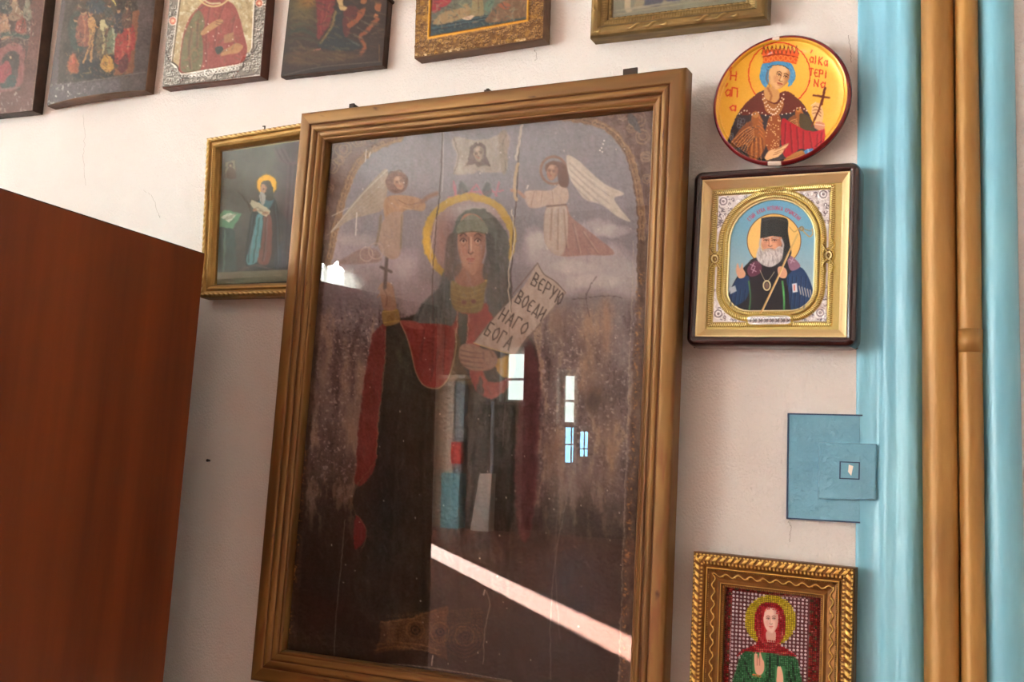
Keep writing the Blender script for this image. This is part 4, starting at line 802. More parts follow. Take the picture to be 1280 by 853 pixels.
def paint_mat(name, rough=.5, k=1., spec=.4, coat=0., metal_rough=.35):
    """colour comes from the picture painted on the vertices; its alpha says where there is metal leaf"""
    m = mat(name, rough=rough, spec=spec, coat=coat); N, L, b = nodes(m); a = N.new('ShaderNodeAttribute'); a.attribute_name = 'paint'
    L.new(a.outputs['Color'], b.inputs['Base Color']); L.new(a.outputs['Alpha'], b.inputs['Metallic'])
    mr = N.new('ShaderNodeMapRange'); mr.inputs['To Min'].default_value = rough; mr.inputs['To Max'].default_value = metal_rough; L.new(a.outputs['Alpha'], mr.inputs[0]); L.new(mr.outputs[0], b.inputs['Roughness'])
    return m
def emit(name, c_, s):
    m = bpy.data.materials.new(name); m.use_nodes = True; N = m.node_tree.nodes; L = m.node_tree.links; N.clear(); e = N.new('ShaderNodeEmission'); o = N.new('ShaderNodeOutputMaterial')
    e.inputs[0].default_value = c_; e.inputs[1].default_value = s; L.new(e.outputs[0], o.inputs[0]); return m
def glass_mat(name, boost=1.7, tint=(1, 1, 1, 1), rough=0.0, wav=0.):
    """window and picture glass: Fresnel mirror over a clear sheet (both faces counted on the front one)"""
    m = bpy.data.materials.new(name); m.use_nodes = True; N = m.node_tree.nodes; L = m.node_tree.links; N.clear()
    o = N.new('ShaderNodeOutputMaterial'); t = N.new('ShaderNodeBsdfTransparent'); t.inputs[0].default_value = tint; g = N.new('ShaderNodeBsdfGlossy'); g.inputs['Roughness'].default_value = rough
    fr = N.new('ShaderNodeFresnel'); fr.inputs[0].default_value = 1.5; ge = N.new('ShaderNodeNewGeometry'); mu = N.new('ShaderNodeMath'); mu.operation = 'MULTIPLY'; mu.inputs[1].default_value = boost
    inv = N.new('ShaderNodeMath'); inv.operation = 'SUBTRACT'; inv.inputs[0].default_value = 1; L.new(ge.outputs['Backfacing'], inv.inputs[1]); L.new(fr.outputs[0], mu.inputs[0])
    m2 = N.new('ShaderNodeMath'); m2.operation = 'MULTIPLY'; L.new(mu.outputs[0], m2.inputs[0]); L.new(inv.outputs[0], m2.inputs[1])
    mx = N.new('ShaderNodeMixShader'); L.new(m2.outputs[0], mx.inputs[0]); L.new(t.outputs[0], mx.inputs[1]); L.new(g.outputs[0], mx.inputs[2]); L.new(mx.outputs[0], o.inputs[0])
    if wav:
        tc = N.new('ShaderNodeTexCoord'); nz = N.new('ShaderNodeTexNoise'); nz.inputs['Scale'].default_value = 5; nz.inputs['Detail'].default_value = 1; L.new(tc.outputs['Object'], nz.inputs['Vector'])
        bp = N.new('ShaderNodeBump'); bp.inputs['Strength'].default_value = wav; bp.inputs['Distance'].default_value = .002; L.new(nz.outputs['Fac'], bp.inputs['Height']); L.new(bp.outputs[0], g.inputs['Normal'])
    return m

M = {}
M['plaster'] = noise_col(mat('plaster', rough=.75, spec=.25), L3(222,217,211), L3(236,233,228), 2.2, (1, 1, .8), .3, .7, 8, bump=.6, bscale=330, bdist=.003)
M['room_wall'] = noise_col(mat('room_wall', rough=.8), L3(206,198,188), L3(226,220,210), 1.5)
M['dado'] = noise_col(mat('dado', rough=.7), L3(70,56,46), L3(92,72,58), 2)
M['ceiling'] = mat('ceiling_white', L3(214, 210, 204), .8)
M['floor'] = noise_col(mat('floor_paint', rough=.42), L3(120,62,44), L3(152,84,58), 5, (1, 6, 1), .3, .7, 6, bump=.2, bscale=20)
M['blue'] = noise_col(mat('blue_gloss_paint', rough=.34, spec=.45, coat=.1), L3(102,166,194), L3(140,206,224), 5, (2, 2, .5), .3, .7, 6, bump=.5, bscale=34, bdist=.003)
M['bluewall'] = noise_col(mat('blue_wall_paint', rough=.5, spec=.4), L3(92,148,172), L3(122,178,200), 9, (1, 1, 1), .3, .7, 8, bump=.8, bscale=160, bdist=.003)
M['darkblue'] = mat('dark_blue_line', L3(34, 62, 92), .6)
M['wood'] = None

# ---------------------------------------------------------------- the room
def structure(name, L, m, **k):
    o = boxes(name, L, m, **k); o['kind'] = 'structure'; return o
XL, XR, YF, ZC = -9.0, 3.5, -14.0, 5.2
# icon wall: a slightly uneven plastered face in front of the masonry
def uneven_wall():
    nx, nz = 260, 200; xs = np.linspace(-2.9, 1.0, nx); zs = np.linspace(.6, 3.2, nz)
    n = fbm((nx, nz), 40, 5, 4) * .006 + fbm((nx, nz), 9, 6, 3) * .0018
    X, Z = np.meshgrid(xs, zs, indexing='ij'); e = np.minimum(np.minimum(X + 2.9, 1.0 - X), np.minimum(Z - .6, 3.2 - Z)); n = n * np.clip(e / .3, 0, 1)
    n = np.maximum(n, -.004) 
    P = np.stack([X, -.004 - n * 0 + n * -.6, Z], -1); return P
P = uneven_wall(); w0 = fastmesh('wall_back', P, quadmesh(P), M['plaster'], smooth=True); w0['kind'] = 'structure'
structure('wall_back', [(XL-.3, -2.9, 0, .3, 0, ZC), (1.0, XR+.3, 0, .3, 0, ZC), (-2.9, 1.0, 0, .3, 0, .6), (-2.9, 1.0, 0, .3, 3.2, ZC), (-2.9, 1.0, .01, .3, .6, 3.2)], M['plaster'])
structure('wall_right', [(XR, XR+.3, YF, 0, 0, ZC)], M['room_wall'])
# painted plank floor: each board its own piece near the icons, the rest one sheet
fl = structure('floor', [(XL-.3, XR+.3, YF-.3, .3, -.2, -.03)], M['floor'])
def board_mesh(x0, x1, y0, y1):
    return boxes('floor_board', [(x0, x1, y0, y1, -.03, 0)], M['floor'], fl, bev=.003)
yb = 0.0; k = 0
brd = None
while yb > YF + .01:
    y2 = max(yb - .2, YF)
    if brd is None: brd = board_mesh(XL, XR, y2 + .003, yb)
    else:
        b_ = brd.copy(); COL.objects.link(b_); b_.location = (0, yb, 0)
    yb = y2; k += 1
structure('ceiling', [(XL-.3, XR+.3, YF-.3, .3, ZC, ZC+.2)], M['ceiling'])
# left wall with five tall windows and, at the far end, an open doorway that lets the low sun in
WY = [(-1.95, -1.35), (-5.6, -4.2), (-8.3, -6.9), (-11.3, -9.1)]
WZ = (1.15, 4.15); DOOR_Y = (-13.20, -12.38); DOOR_Z = 3.6
L = []; y = .0
for a, b_ in [(-1.35, 0), (-4.2, -1.95), (-6.9, -5.6), (-9.1, -8.3), (DOOR_Y[1], -11.3), (YF, DOOR_Y[0])]: L.append((XL-.3, XL, a, b_, 0, ZC))
for a, b_ in WY: L += [(XL-.3, XL, a, b_, 0, WZ[0]), (XL-.3, XL, a, b_, WZ[1], ZC)]
L.append((XL-.3, XL, DOOR_Y[0], DOOR_Y[1], DOOR_Z, ZC))
structure('wall_left', L, M['room_wall'])
def net_mat():
    m = bpy.data.materials.new('net_curtain'); m.use_nodes = True; N = m.node_tree.nodes; L = m.node_tree.links; N.clear(); o = N.new('ShaderNodeOutputMaterial'); t = N.new('ShaderNodeBsdfTransparent'); d = N.new('ShaderNodeBsdfTranslucent'); d.inputs[0].default_value = (.9, .9, .85, 1)
    mx = N.new('ShaderNodeMixShader'); mx.inputs[0].default_value = .5; L.new(t.outputs[0], mx.inputs[1]); L.new(d.outputs[0], mx.inputs[2]); L.new(mx.outputs[0], o.inputs[0]); return m
M['pane'] = emit('daylit_pane', (.95, 1, .97, 1), WINDOW_LIGHT); M['frame_white'] = mat('white_gloss', L3(226, 224, 214), .4); M['net'] = net_mat()
def curtain(name, axis, p0, p1, z0, z1, at_, m, parent, amp=.03, waves=10):
    n = waves * 8; t = np.linspace(0, 1, n); a = p0 + (p1 - p0) * t; o = amp * np.sin(t * waves * 6.283) ; z = np.linspace(z0, z1, 12)
    A, Zz = np.meshgrid(a, z, indexing='ij'); O, _ = np.meshgrid(o, z, indexing='ij'); O = O * (1.1 - .5 * (Zz - z0) / (z1 - z0))
    P = np.stack([at_ + O, A, Zz], -1) if axis == 'x' else np.stack([A, at_ + O, Zz], -1)
    P2 = P.copy(); P2[..., 0 if axis == 'x' else 1] -= .004
    V = np.concatenate([P.reshape(-1, 3), P2.reshape(-1, 3)]); f = quadmesh(P); f = np.concatenate([f, f[:, ::-1] + P.shape[0] * P.shape[1]])
    return fastmesh(name, V, f, m, parent, smooth=True)
for i, (a, b_) in enumerate(WY):
    w = boxes('window_%d' % (i + 1), [(XL-.16, XL-.1, a, a+.07, *WZ), (XL-.16, XL-.1, b_-.07, b_, *WZ), (XL-.16, XL-.1, a, b_, WZ[0], WZ[0]+.07), (XL-.16, XL-.1, a, b_, WZ[1]-.07, WZ[1])], M['frame_white'], kind='structure')
    boxes('muntin', [(XL-.15, XL-.11, (a+b_)/2-.03, (a+b_)/2+.03, WZ[0], WZ[1]), (XL-.15, XL-.11, a, b_, 3.1, 3.15)], M['frame_white'], w)
    boxes('pane', [(XL-.135, XL-.125, a+.06, b_-.06, WZ[0]+.06, WZ[1]-.06)], M['pane'], w)
    if i == 3:
        boxes('muntin', [(XL-.12, XL-.08, y_-.02, y_+.02, WZ[0], WZ[1]) for y_ in (-10.75, -10.2, -9.6)], M['frame_white'], w)
        ys = np.linspace(a, b_, 90); zt = np.full(90, WZ[1]); zb_ = WZ[1] - .10 - .12 * np.abs(np.sin((ys - a) * 7.0)) ** .6; xo = XL + .02 + .02 * np.sin(ys * 60)
        P = np.stack([np.stack([xo, ys, zt], -1), np.stack([xo + .03, ys, (zt + zb_) / 2], -1), np.stack([xo, ys, zb_], -1)]); fastmesh('valance', P, quadmesh(P), M['frame_white'], w, smooth=True)
        curtain('net_curtain', 'x', a-.1, b_+.1, WZ[0]-.2, WZ[1]-.28, XL+.12, M['net'], w, .03, 9)
    boxes('window_sill', [(XL-.12, XL+.12, a-.05, b_+.05, WZ[0]-.04, WZ[0])], M['frame_white'], w)
# far wall with small deep windows
FW = [(-7.87, -7.45, 2.10, 2.95), (-6.84, -6.56, 1.75, 2.58), (-5.2, -4.8, 1.9, 2.7), (-2.6, -2.2, 1.9, 2.7)]
xs = [XL-.3] + [v for w_ in FW for v in w_[:2]] + [XR+.3]; TH = .07
L = [(xs[i], xs[i+1], YF-.3, YF, 0, ZC) for i in range(0, len(xs), 2)]
for x0, x1, z0, z1 in FW:
    L.append((x0, x1, YF-.3, YF, z1, ZC))
    if x0 != -6.84: L.append((x0, x1, YF-.3, YF, 0, z0))
    else: L.append((x0, x1, YF-.3, YF, 0, z0))
M['far_wall'] = noise_col(mat('far_wall_paint', rough=.8), L3(128,112,100), L3(156,138,124), 1.5)
structure('wall_front', L, M['far_wall'])
structure('trim_1', [(-6.5, XR, YF, YF+.03, 0, 1.25)], M['dado'])
M['pane_far'] = emit('daylit_far_pane', (.86, 1, .93, 1), WINDOW_LIGHT * .4); M['pane_blue'] = emit('blue_backlit_pane', (.26, .66, 1, 1), 20)
for i, (x0, x1, z0, z1) in enumerate(FW):
    w = boxes('window_%d' % (i + 5), [(x0, x0+.05, YF-.2, YF-.12, z0, z1), (x1-.05, x1, YF-.2, YF-.12, z0, z1), (x0, x1, YF-.2, YF-.12, z0, z0+.04), (x0, x1, YF-.2, YF-.12, z1-.05, z1)], M['frame_white'], kind='structure')
    boxes('muntin', [(x0, x1, YF-.19, YF-.13, z0+.36, z0+.40)], M['frame_white'], w)
    boxes('pane', [(x0+.05, x1-.05, YF-.165, YF-.155, z0+.04, z1-.05)], M['pane_far'], w)
    boxes('window_trim', [(x0-.03, x0, YF, YF+.03, z0, z1+.03), (x1, x1+.06, YF, YF+.03, z0-.8, z1+.03), (x0-.03, x1+.06, YF, YF+.03, z1, z1+.05)], M['frame_white'], w)
def blue_window(n, x0, x1, z0, z1):
    w = boxes('window_%d' % n, [(x0-.02, x0, YF, YF+.05, z0, z1), (x1, x1+.02, YF, YF+.05, z0, z1), (x0, x1, YF, YF+.05, z1-.02, z1), (x0, x1, YF, YF+.05, z0, z0+.02)], M['dado'], kind='structure')
    boxes('pane', [(x0, x1, YF+.012, YF+.02, z0+.02, z1-.02)], M['pane_blue'], w); boxes('muntin', [(x0, x1, YF+.02, YF+.03, (z0+z1)/2, (z0+z1)/2+.02), ((x0+x1)/2-.01, (x0+x1)/2+.01, YF+.02, YF+.03, z0, z1)], M['dado'], w)
blue_window(9, -6.70, -6.49, 1.12, 1.72); blue_window(10, -6.44, -6.30, 1.06, 1.66); blue_window(11, -7.33, -7.27, 1.33, 1.62); blue_window(12, -7.16, -7.11, 1.33, 1.66)

# things of the hall that the big icon's glass mirrors
M['beige'] = mat('beige_paint', L3(214, 200, 184), .6); M['white'] = mat('white_paint', L3(250, 246, 232), .6); M['paleblue'] = mat('pale_blue_paint', L3(130, 214, 236), .5); M['redpl'] = mat('red_enamel', L3(236, 40, 24), .4); M['greyblue'] = mat('grey_blue_paint', L3(160, 182, 194), .5)
M['maroon'] = mat('maroon_cloth', L3(70, 26, 30), .9); M['darkwood'] = noise_col(mat('dark_wood', rough=.5), L3(52,38,26), L3(74,54,38), 6, (1,1,.2))
p = empty('pilaster', (-8.75, YF+.1, 0), 'beige and white pilaster at the far end of the hall, mirrored in the icon glass', 'pilaster')
boxes('shaft', [(-8.99, -8.79, YF+.004, YF+.16, 0, 2.48)], M['beige'], p); boxes('white_strip', [(-8.79, -8.67, YF+.004, YF+.2, .9, 2.48)], M['white'], p); boxes('blue_strip', [(-8.67, -8.5, YF+.004, YF+.14, .9, 2.44)], M['greyblue'], p); boxes('plinth', [(-8.84, -8.5, YF+.004, YF+.24, 0, .9)], M['paleblue'], p); boxes('cap', [(-8.99, -8.45, YF+.004, YF+.22, 2.48, 2.54)], M['white'], p)
p = empty('fire_box', (-8.6, YF+.2, 1.06), 'small red wall box on the far pilaster above its blue plinth', 'box'); boxes('box_body', [(-8.66, -8.48, YF+.145, YF+.26, 1.06, 1.42)], M['redpl'], p, bev=.01); boxes('box_door', [(-8.64, -8.50, YF+.26, YF+.27, 1.09, 1.39)], M['redpl'], p)
p = empty('candle_stand', (-8.05, YF+.3, 0), 'pale tapered pedestal with thin metal pole beside the far pilaster', 'pedestal')
mesh('pedestal', [(-8.22,-13.84,0),(-7.88,-13.84,0),(-7.88,-13.66,0),(-8.22,-13.66,0),(-8.08,-13.83,.92),(-7.86,-13.83,.92),(-7.86,-13.68,.92),(-8.08,-13.68,.92)], [(3,2,1,0),(4,5,6,7),(0,1,5,4),(1,2,6,5),(2,3,7,6),(3,0,4,7)], M['white'], p); boxes('pole', [(-7.92, -7.88, -13.78, -13.74, .92, 2.1)], M['greyblue'], p)
p = empty('hall_cupboard', (-8.3, YF, 0), 'dark wooden hall cupboard between the far pilaster and the curtain', 'cupboard'); boxes('carcass', [(-8.44, -7.6, YF+.004, YF+.1, 0, 2.05)], M['darkwood'], p); boxes('door', [(-8.42, -8.03, YF+.1, YF+.12, .05, 2.0)], M['darkwood'], p); boxes('door', [(-8.0, -7.62, YF+.1, YF+.12, .05, 2.0)], M['darkwood'], p)
o = curtain('door_curtain', 'y', -7.42, -7.05, .05, 3.0, YF+.1, M['maroon'], None, .03, 4); tag(o, 'maroon cloth curtain hanging on the far wall of the hall', 'curtain')

# ---------------------------------------------------------------- painted strip, box and pipes at the right edge
def strip_profile(name, prof, z0, z1, m, seed, amp, parent=None, nz=220):
    prof = np.array(prof, float); zs = np.linspace(z0, z1, nz); q = crom(prof, False, 6); n = fbm((nz, len(q)), 12, seed, 4, (1, 2)) * amp
    P = np.zeros((nz, len(q), 3)); P[..., 0] = q[None, :, 0] + n * .3; P[..., 1] = -(q[None, :, 1] + n * np.clip(q[None, :, 1] / .003, 0, 1)); P[..., 2] = zs[:, None]
    return fastmesh(name, P, quadmesh(P)[:, ::-1], m, parent, smooth=True)
o = strip_profile('trim_2', [(-.2055,-.002),(-.204,.0075),(-.19,.0085),(-.178,.011),(-.168,.0165),(-.155,.018),(-.148,.021),(-.140,.022),(-.131,.018),(-.124,.010),(-.120,-.002)], .6, 3.0, M['blue'], 3, .004); o['kind'] = 'structure'
o = strip_profile('trim_3', [(-.061,-.002),(-.058,.014),(-.050,.024),(-.038,.029),(-.026,.026),(-.017,.016),(-.0125,-.002)], .6, 3.0, M['blue'], 4, .002); o['kind'] = 'structure'
m = M['gold_pipe'] = noise_col(mat('bronze_paint', rough=.45, metal=.25), L3(142,100,48), L3(178,134,70), 7, (3, 3, .6), .3, .7, 8, bump=.4, bscale=40, bdist=.002)
N, Lk, b = nodes(m); nz = N.new('ShaderNodeTexNoise'); nz.inputs['Scale'].default_value = 26; nz.inputs['Detail'].default_value = 4
mp = N.new('ShaderNodeMapping'); mp.inputs['Scale'].default_value = (3, 3, .35); tc = N.new('ShaderNodeTexCoord'); Lk.new(tc.outputs['Object'], mp.inputs[0]); Lk.new(mp.outputs[0], nz.inputs[0])
cr = N.new('ShaderNodeValToRGB'); cr.color_ramp.elements[0].position = .70; cr.color_ramp.elements[1].position = .76; Lk.new(nz.outputs[0], cr.inputs[0])
mx = N.new('ShaderNodeMix'); mx.data_type = 'RGBA'; old = b.inputs['Base Color'].links[0].from_socket; Lk.new(cr.outputs[0], mx.inputs[0]); Lk.new(old, mx.inputs[6]); mx.inputs[7].default_value = L3(150, 62, 34); Lk.new(mx.outputs[2], b.inputs['Base Color'])
def pipe(name, cx, r, yc, parent, seed, z0=.02, z1=3.6):
    nz, na = 260, 28; zs = np.linspace(z0, z1, nz); a = np.linspace(0, 2 * math.pi, na); n = fbm((nz, na), 10, seed, 4, (1, 2)) * .0016; n[:, -1] = n[:, 0]
    P = np.zeros((nz, na, 3)); rr = r + n; P[..., 0] = cx + rr * np.cos(a); P[..., 1] = yc + rr * np.sin(a); P[..., 2] = zs[:, None]
    return fastmesh(name, P, quadmesh(P)[:, ::-1], M['gold_pipe'], parent, smooth=True)
p = empty('heating_pipe', (-.1015, -.022, 0), 'wider bronze-painted vertical pipe, touching the blue plaster strip', 'pipe', 'bronze heating pipes'); pipe('pipe_run', -.1036, .0200, -.024, p, 11)
p = empty('heating_pipe', (-.0695, -.022, 0), 'narrower bronze-painted vertical pipe with a lumpy joint, right of the wide one', 'pipe', 'bronze heating pipes'); pipe('pipe_run', -.0690, .0140, -.024, p, 12)
bm = bmesh.new(); bmesh.ops.create_cone(bm, cap_ends=True, segments=24, radius1=.0146, radius2=.0150, depth=.035); bmesh.ops.bevel(bm, geom=[e for e in bm.edges if e.calc_face_angle(0) > .8], offset=.003, segments=2, affect='EDGES')
bmesh.ops.translate(bm, verts=bm.verts, vec=(-.0690, -.024, 1.812)); me = bpy.data.meshes.new('joint'); bm.to_mesh(me); bm.free(); link('joint', me, M['gold_pipe'], p, smooth=True)
# blue patch and square lid
WP = wallplane(.008)
def patch(name, quad, plane, t, m, parent=None, kind=None, bev=0):
    c_ = [at(q_, plane) for q_ in quad]; n = plane[1]; V = [v - n * .0 for v in c_] + [v - n * t for v in c_]
    V = [v for v in c_] + [v - n * t for v in c_]
    o = mesh(name, V, [(3,2,1,0),(4,5,6,7),(0,1,5,4),(1,2,6,5),(2,3,7,6),(3,0,4,7)], m, parent, kind)
    if bev: bv = o.modifiers.new('bevel', 'BEVEL'); bv.width = bev; bv.segments = 3
    return o
p = empty('junction_box', at((1040, 584), wallplane(0)), 'square blue painted junction box lid with tiny square hole beside the pipes', 'junction box')
patch('painted_patch', [(986,518),(1074.5,520),(1074.5,653),(984,648)], wallplane(.0095), .009, M['bluewall'], p)
for q_ in ([(984.6,516.6),(1078,518.6),(1078,520.4),(984.8,518.4)], [(984.4,517),(986.6,517),(984.8,649),(982.6,648.6)], [(982.8,647.2),(1075,652.6),(1075,654.6),(982.8,649)]): patch('border_line', q_, wallplane(.0102), .004, M['darkblue'], p)
lid = patch('lid', [(1023,553),(1096,555),(1095,625.5),(1022,624)], wallplane(.0165), .010, M['bluewall'], p, bev=.0025)
hq = [(1049.5,577),(1075,578),(1074.5,600),(1049,599)]
for i in range(4):
    a = np.array(hq[i]); b_ = np.array(hq[(i + 1) % 4]); c0 = np.mean(hq, 0); ins = lambda q_: q_ + (c0 - q_) * .12
    patch('hole_rim', [tuple(a), tuple(b_), tuple(ins(b_)), tuple(ins(a))] if 1 else 0, wallplane(.0172), .003, M['darkblue'], p)
patch('plaster_plug', [(1061,581),(1066.5,583),(1064,595),(1060,590)], wallplane(.0172), .002, M['white'], p)

# hairline cracks in the whitewash
M['crack'] = mat('crack_grey', L3(178, 170, 162), .9)  # one even grey for the thin crack ribbons
def crack_line(L, wd=.0009, seed=0):
    q = crom(L, False, 8); r = np.random.RandomState(seed); q = q + r.randn(*q.shape) * .6; P = []
    nx, nz = 260, 200
    for p_ in q:
        c_ = at(p_, wallplane(.0062)); P.append([c_ + np.array([-wd / 2, 0, 0]), c_ + np.array([wd / 2, 0, 0])])
    P = np.array(P); fastmesh('hairline_crack', P, quadmesh(P), M['crack'], w0)
for k, L in enumerate(([(103,143),(106,170),(104,196),(108,232)], [(176,238),(190,246),(196,262),(200,272)], [(986,652),(989,660),(988,668),(987,678)], [(1060,44),(1063,60),(1064,78)], [(668,62),(671,70),(669,76)])): crack_line(L, .0008, k)

# ---------------------------------------------------------------- tall cabinet at the left
m = M['wood'] = noise_col(mat('cherry_laminate', rough=.42, spec=.35), L3(84,38,14), L3(132,64,28), 9, (1, 1.1, .07), .28, .74, 9, rough=.62)
M['edge'] = mat('dark_edge_band', L3(58, 26, 14), .5)
cx, cy0, cy1, ct = -1.2460, -.105, -.77, 1.970
p = empty('wardrobe', (-1.75, -.46, 0), 'tall cherry laminate cabinet standing left of the big icon', 'cabinet')
boxes('side_panel', [(cx-.018, cx, cy1, cy0, .0, ct)], M['wood'], p, bev=.0008); boxes('side_panel', [(-2.218, -2.2, cy1, cy0, .0, ct)], M['wood'], p)
boxes('top_panel', [(-2.2, cx-.018, cy1, cy0, ct-.018, ct)], M['wood'], p); boxes('back_panel', [(-2.2, cx-.018, cy0-.006, cy0, .05, ct-.018)], M['edge'], p); boxes('bottom_panel', [(-2.2, cx-.018, cy1+.01, cy0-.006, .06, .078)], M['wood'], p)
boxes('edge_band', [(cx-.0175, cx-.0005, cy1, cy0, ct, ct+.0016)], M['edge'], p)
for x0, x1 in ((-2.197, -1.757), (-1.753, cx-.02)):
    d = boxes('door', [(x0, x1, cy1-.02, cy1-.001, .08, ct-.02)], M['wood'], p, bev=.001); hx = x1 - .05 if x0 < -2 else x0 + .05
    boxes('handle', [(hx-.006, hx+.006, cy1-.05, cy1-.02, 1.0, 1.16)], M['greyblue'], d, bev=.002)

# ---------------------------------------------------------------- pictures: panels, mouldings, glass
def lerp_quad(Q, u, v):
    Q = np.asarray(Q); u = u[..., None]; v = v[..., None]
    return (Q[0] * (1 - u) + Q[1] * u) * (1 - v) + (Q[3] * (1 - u) + Q[2] * u) * v
def sample(cv, px):
    x = np.clip((px[..., 0] - cv.x0) * cv.sc, 0, cv.W - 1.001); y = np.clip((px[..., 1] - cv.y0) * cv.sc, 0, cv.H - 1.001)
    ix, iy = x.astype(int), y.astype(int); fx, fy = x - ix, y - iy
    def g(A):
        e = A.ndim == 3; a, b_ = (fx[..., None], fy[..., None]) if e else (fx, fy)
        return (A[iy, ix] * (1 - a) + A[iy, ix + 1] * a) * (1 - b_) + (A[iy + 1, ix] * (1 - a) + A[iy + 1, ix + 1] * a) * b_
    return g(cv.c), g(cv.h), g(cv.m)
def picture(name, Q, n, cv, step, parent, m, k=1., bulge=0., relief=1., sat=1.):
    """paint a canvas on a quad (four world corners TL TR BR BL)"""
    Q = np.asarray(Q); w = np.linalg.norm(Q[1] - Q[0]); h = np.linalg.norm(Q[3] - Q[0]); nu, nv = int(w / step) + 2, int(h / step) + 2
    u, v = np.meshgrid(np.linspace(0, 1, nu), np.linspace(0, 1, nv), indexing='ij'); P = lerp_quad(Q, u, v)
    if bulge: P = P + n * (bulge * (1 - (2 * u - 1) ** 2))[..., None]
    c_, hh, mm = sample(cv, proj(P)); P = P + n * (hh * relief)[..., None]
    g = c_.mean(-1, keepdims=True); c_ = np.clip(g + (c_ - g) * sat, 0, 1)
    col = np.concatenate([lin(c_) * k, mm[..., None]], -1).reshape(-1, 4); col[:, :3] = np.clip(col[:, :3], 0, .95)
    return fastmesh(name, P, quadmesh(P), m, parent, smooth=True, color=col)
def slab(name, Q, n, t, m, parent, bulge=0., bev=.0, off=.0006, kind=None, rough_edge=0, seed=0):
    """board behind a picture: front just under the quad, thickness t back along the normal"""
    Q = np.asarray(Q); N_ = 24; E = []
    for i in range(4):
        a, b_ = Q[i], Q[(i + 1) % 4]
        for k in range(N_): E.append((i, k / N_, a + (b_ - a) * k / N_))
    def uof(i, s): return (s, 1, 1 - s, 0)[i]
    rim = np.array([e[2] + n * (bulge * (1 - (2 * uof(e[0], e[1]) - 1) ** 2) - off) for e in E]); cen = rim.mean(0)
    back = np.array([e[2] - n * t + n * bulge * .6 * (1 - (2 * uof(e[0], e[1]) - 1) ** 2) for e in E])
    rs = np.random.RandomState(seed)
    out = rim + (rim - cen) / np.linalg.norm(rim - cen, axis=1)[:, None] * (.0012 + rs.rand(len(rim), 1) * rough_edge) - n * .002
    if bulge: nb = len(rim); 
    V = np.concatenate([rim, out, back + (out - rim) * .6]); k = len(rim); F_ = []
    for i in range(k):
        j = (i + 1) % k; F_ += [(i, j, k + j, k + i), (k + i, k + j, 2 * k + j, 2 * k + i)]
    F_.append(tuple(range(2 * k, 3 * k)))
    # front face as strips across so that a curved board stays curved
    top = [i for i in range(0, N_ + 1)]; bot = [(3 * N_ - i) for i in range(0, N_ + 1)]
    for i in range(N_): F_.append((top[i], bot[i], bot[i + 1], top[i + 1]))
    F_.append(tuple([0] + list(range(4 * N_ - 1, 3 * N_ - 1, -1)))); F_.append(tuple(range(N_, 2 * N_ + 1)))
    return mesh(name, V, F_, m, parent, kind)
def outset(Q, d):
    """corners moved inwards (d>0) or outwards"""
    Q = np.asarray(Q); R_ = []
    for i in range(4):
        a = Q[(i + 1) % 4] - Q[i]; b_ = Q[i - 1] - Q[i]; a = a / np.linalg.norm(a); b_ = b_ / np.linalg.norm(b_); sn = np.linalg.norm(np.cross(a, b_)); R_.append(Q[i] + (a + b_) * d / sn)
    return np.array(R_)
def moulding(Q, n, prof, mt, parent, cfun, step=.002, orn=None, name='frame_rail', jit=.0):
    """four mitred rails around quad Q. prof: (inset, height); cfun(side, s, inset)->rgb; orn(s, inset)->extra height"""
    prof = np.array(prof, float); d = prof[:, 0]; hgt = prof[:, 1]
    for i in range(4):
        A = np.array([outset(Q, x)[i] for x in d]); B = np.array([outset(Q, x)[(i + 1) % 4] for x in d]); Ln = np.linalg.norm(B[0] - A[0]); ns = max(3, int(Ln / step))
        t = np.linspace(0, 1, ns)[:, None, None]; P = A[None] * (1 - t) + B[None] * t; s = np.linalg.norm(P - A[0][None, None], axis=-1) * 1.0
        dirn = (B[0] - A[0]) / Ln; s = ((P - A[0]) @ dirn); D = np.broadcast_to(d[None, :], s.shape)
        eh = orn(s, D) if orn else 0 * s
        if jit: eh = eh + fbm(s.shape, 6, 50 + i, 3, (.6, 2)) * jit * ((D > .002) & (D < d.max() - .002))
        P = P + n * (hgt[None, :] + eh)[..., None]
        col = np.ones(s.shape + (4,), np.float32); c_ = cfun(i, s, D, eh); col[..., :3] = lin(np.clip(c_[..., :3], 0, 1)); col[..., 3] = c_[..., 3]
        o = fastmesh(name, P, quadmesh(P), mt, parent, smooth=False, color=col.reshape(-1, 4))
        if step > .004: pass
        o.data.polygons.foreach_set('use_smooth', np.ones(len(o.data.polygons), bool))
def densify(prof, m_=4):
    p = np.array(prof, float); out = []
    for i in range(len(p) - 1):
        k = max(1, int(np.linalg.norm(p[i + 1] - p[i]) / (.0012 * m_)))
        for j in range(k): out.append(p[i] + (p[i + 1] - p[i]) * j / k)
    out.append(p[-1]); return np.array(out)
def smooth_prof(prof, n=4): return crom(prof, False, n)

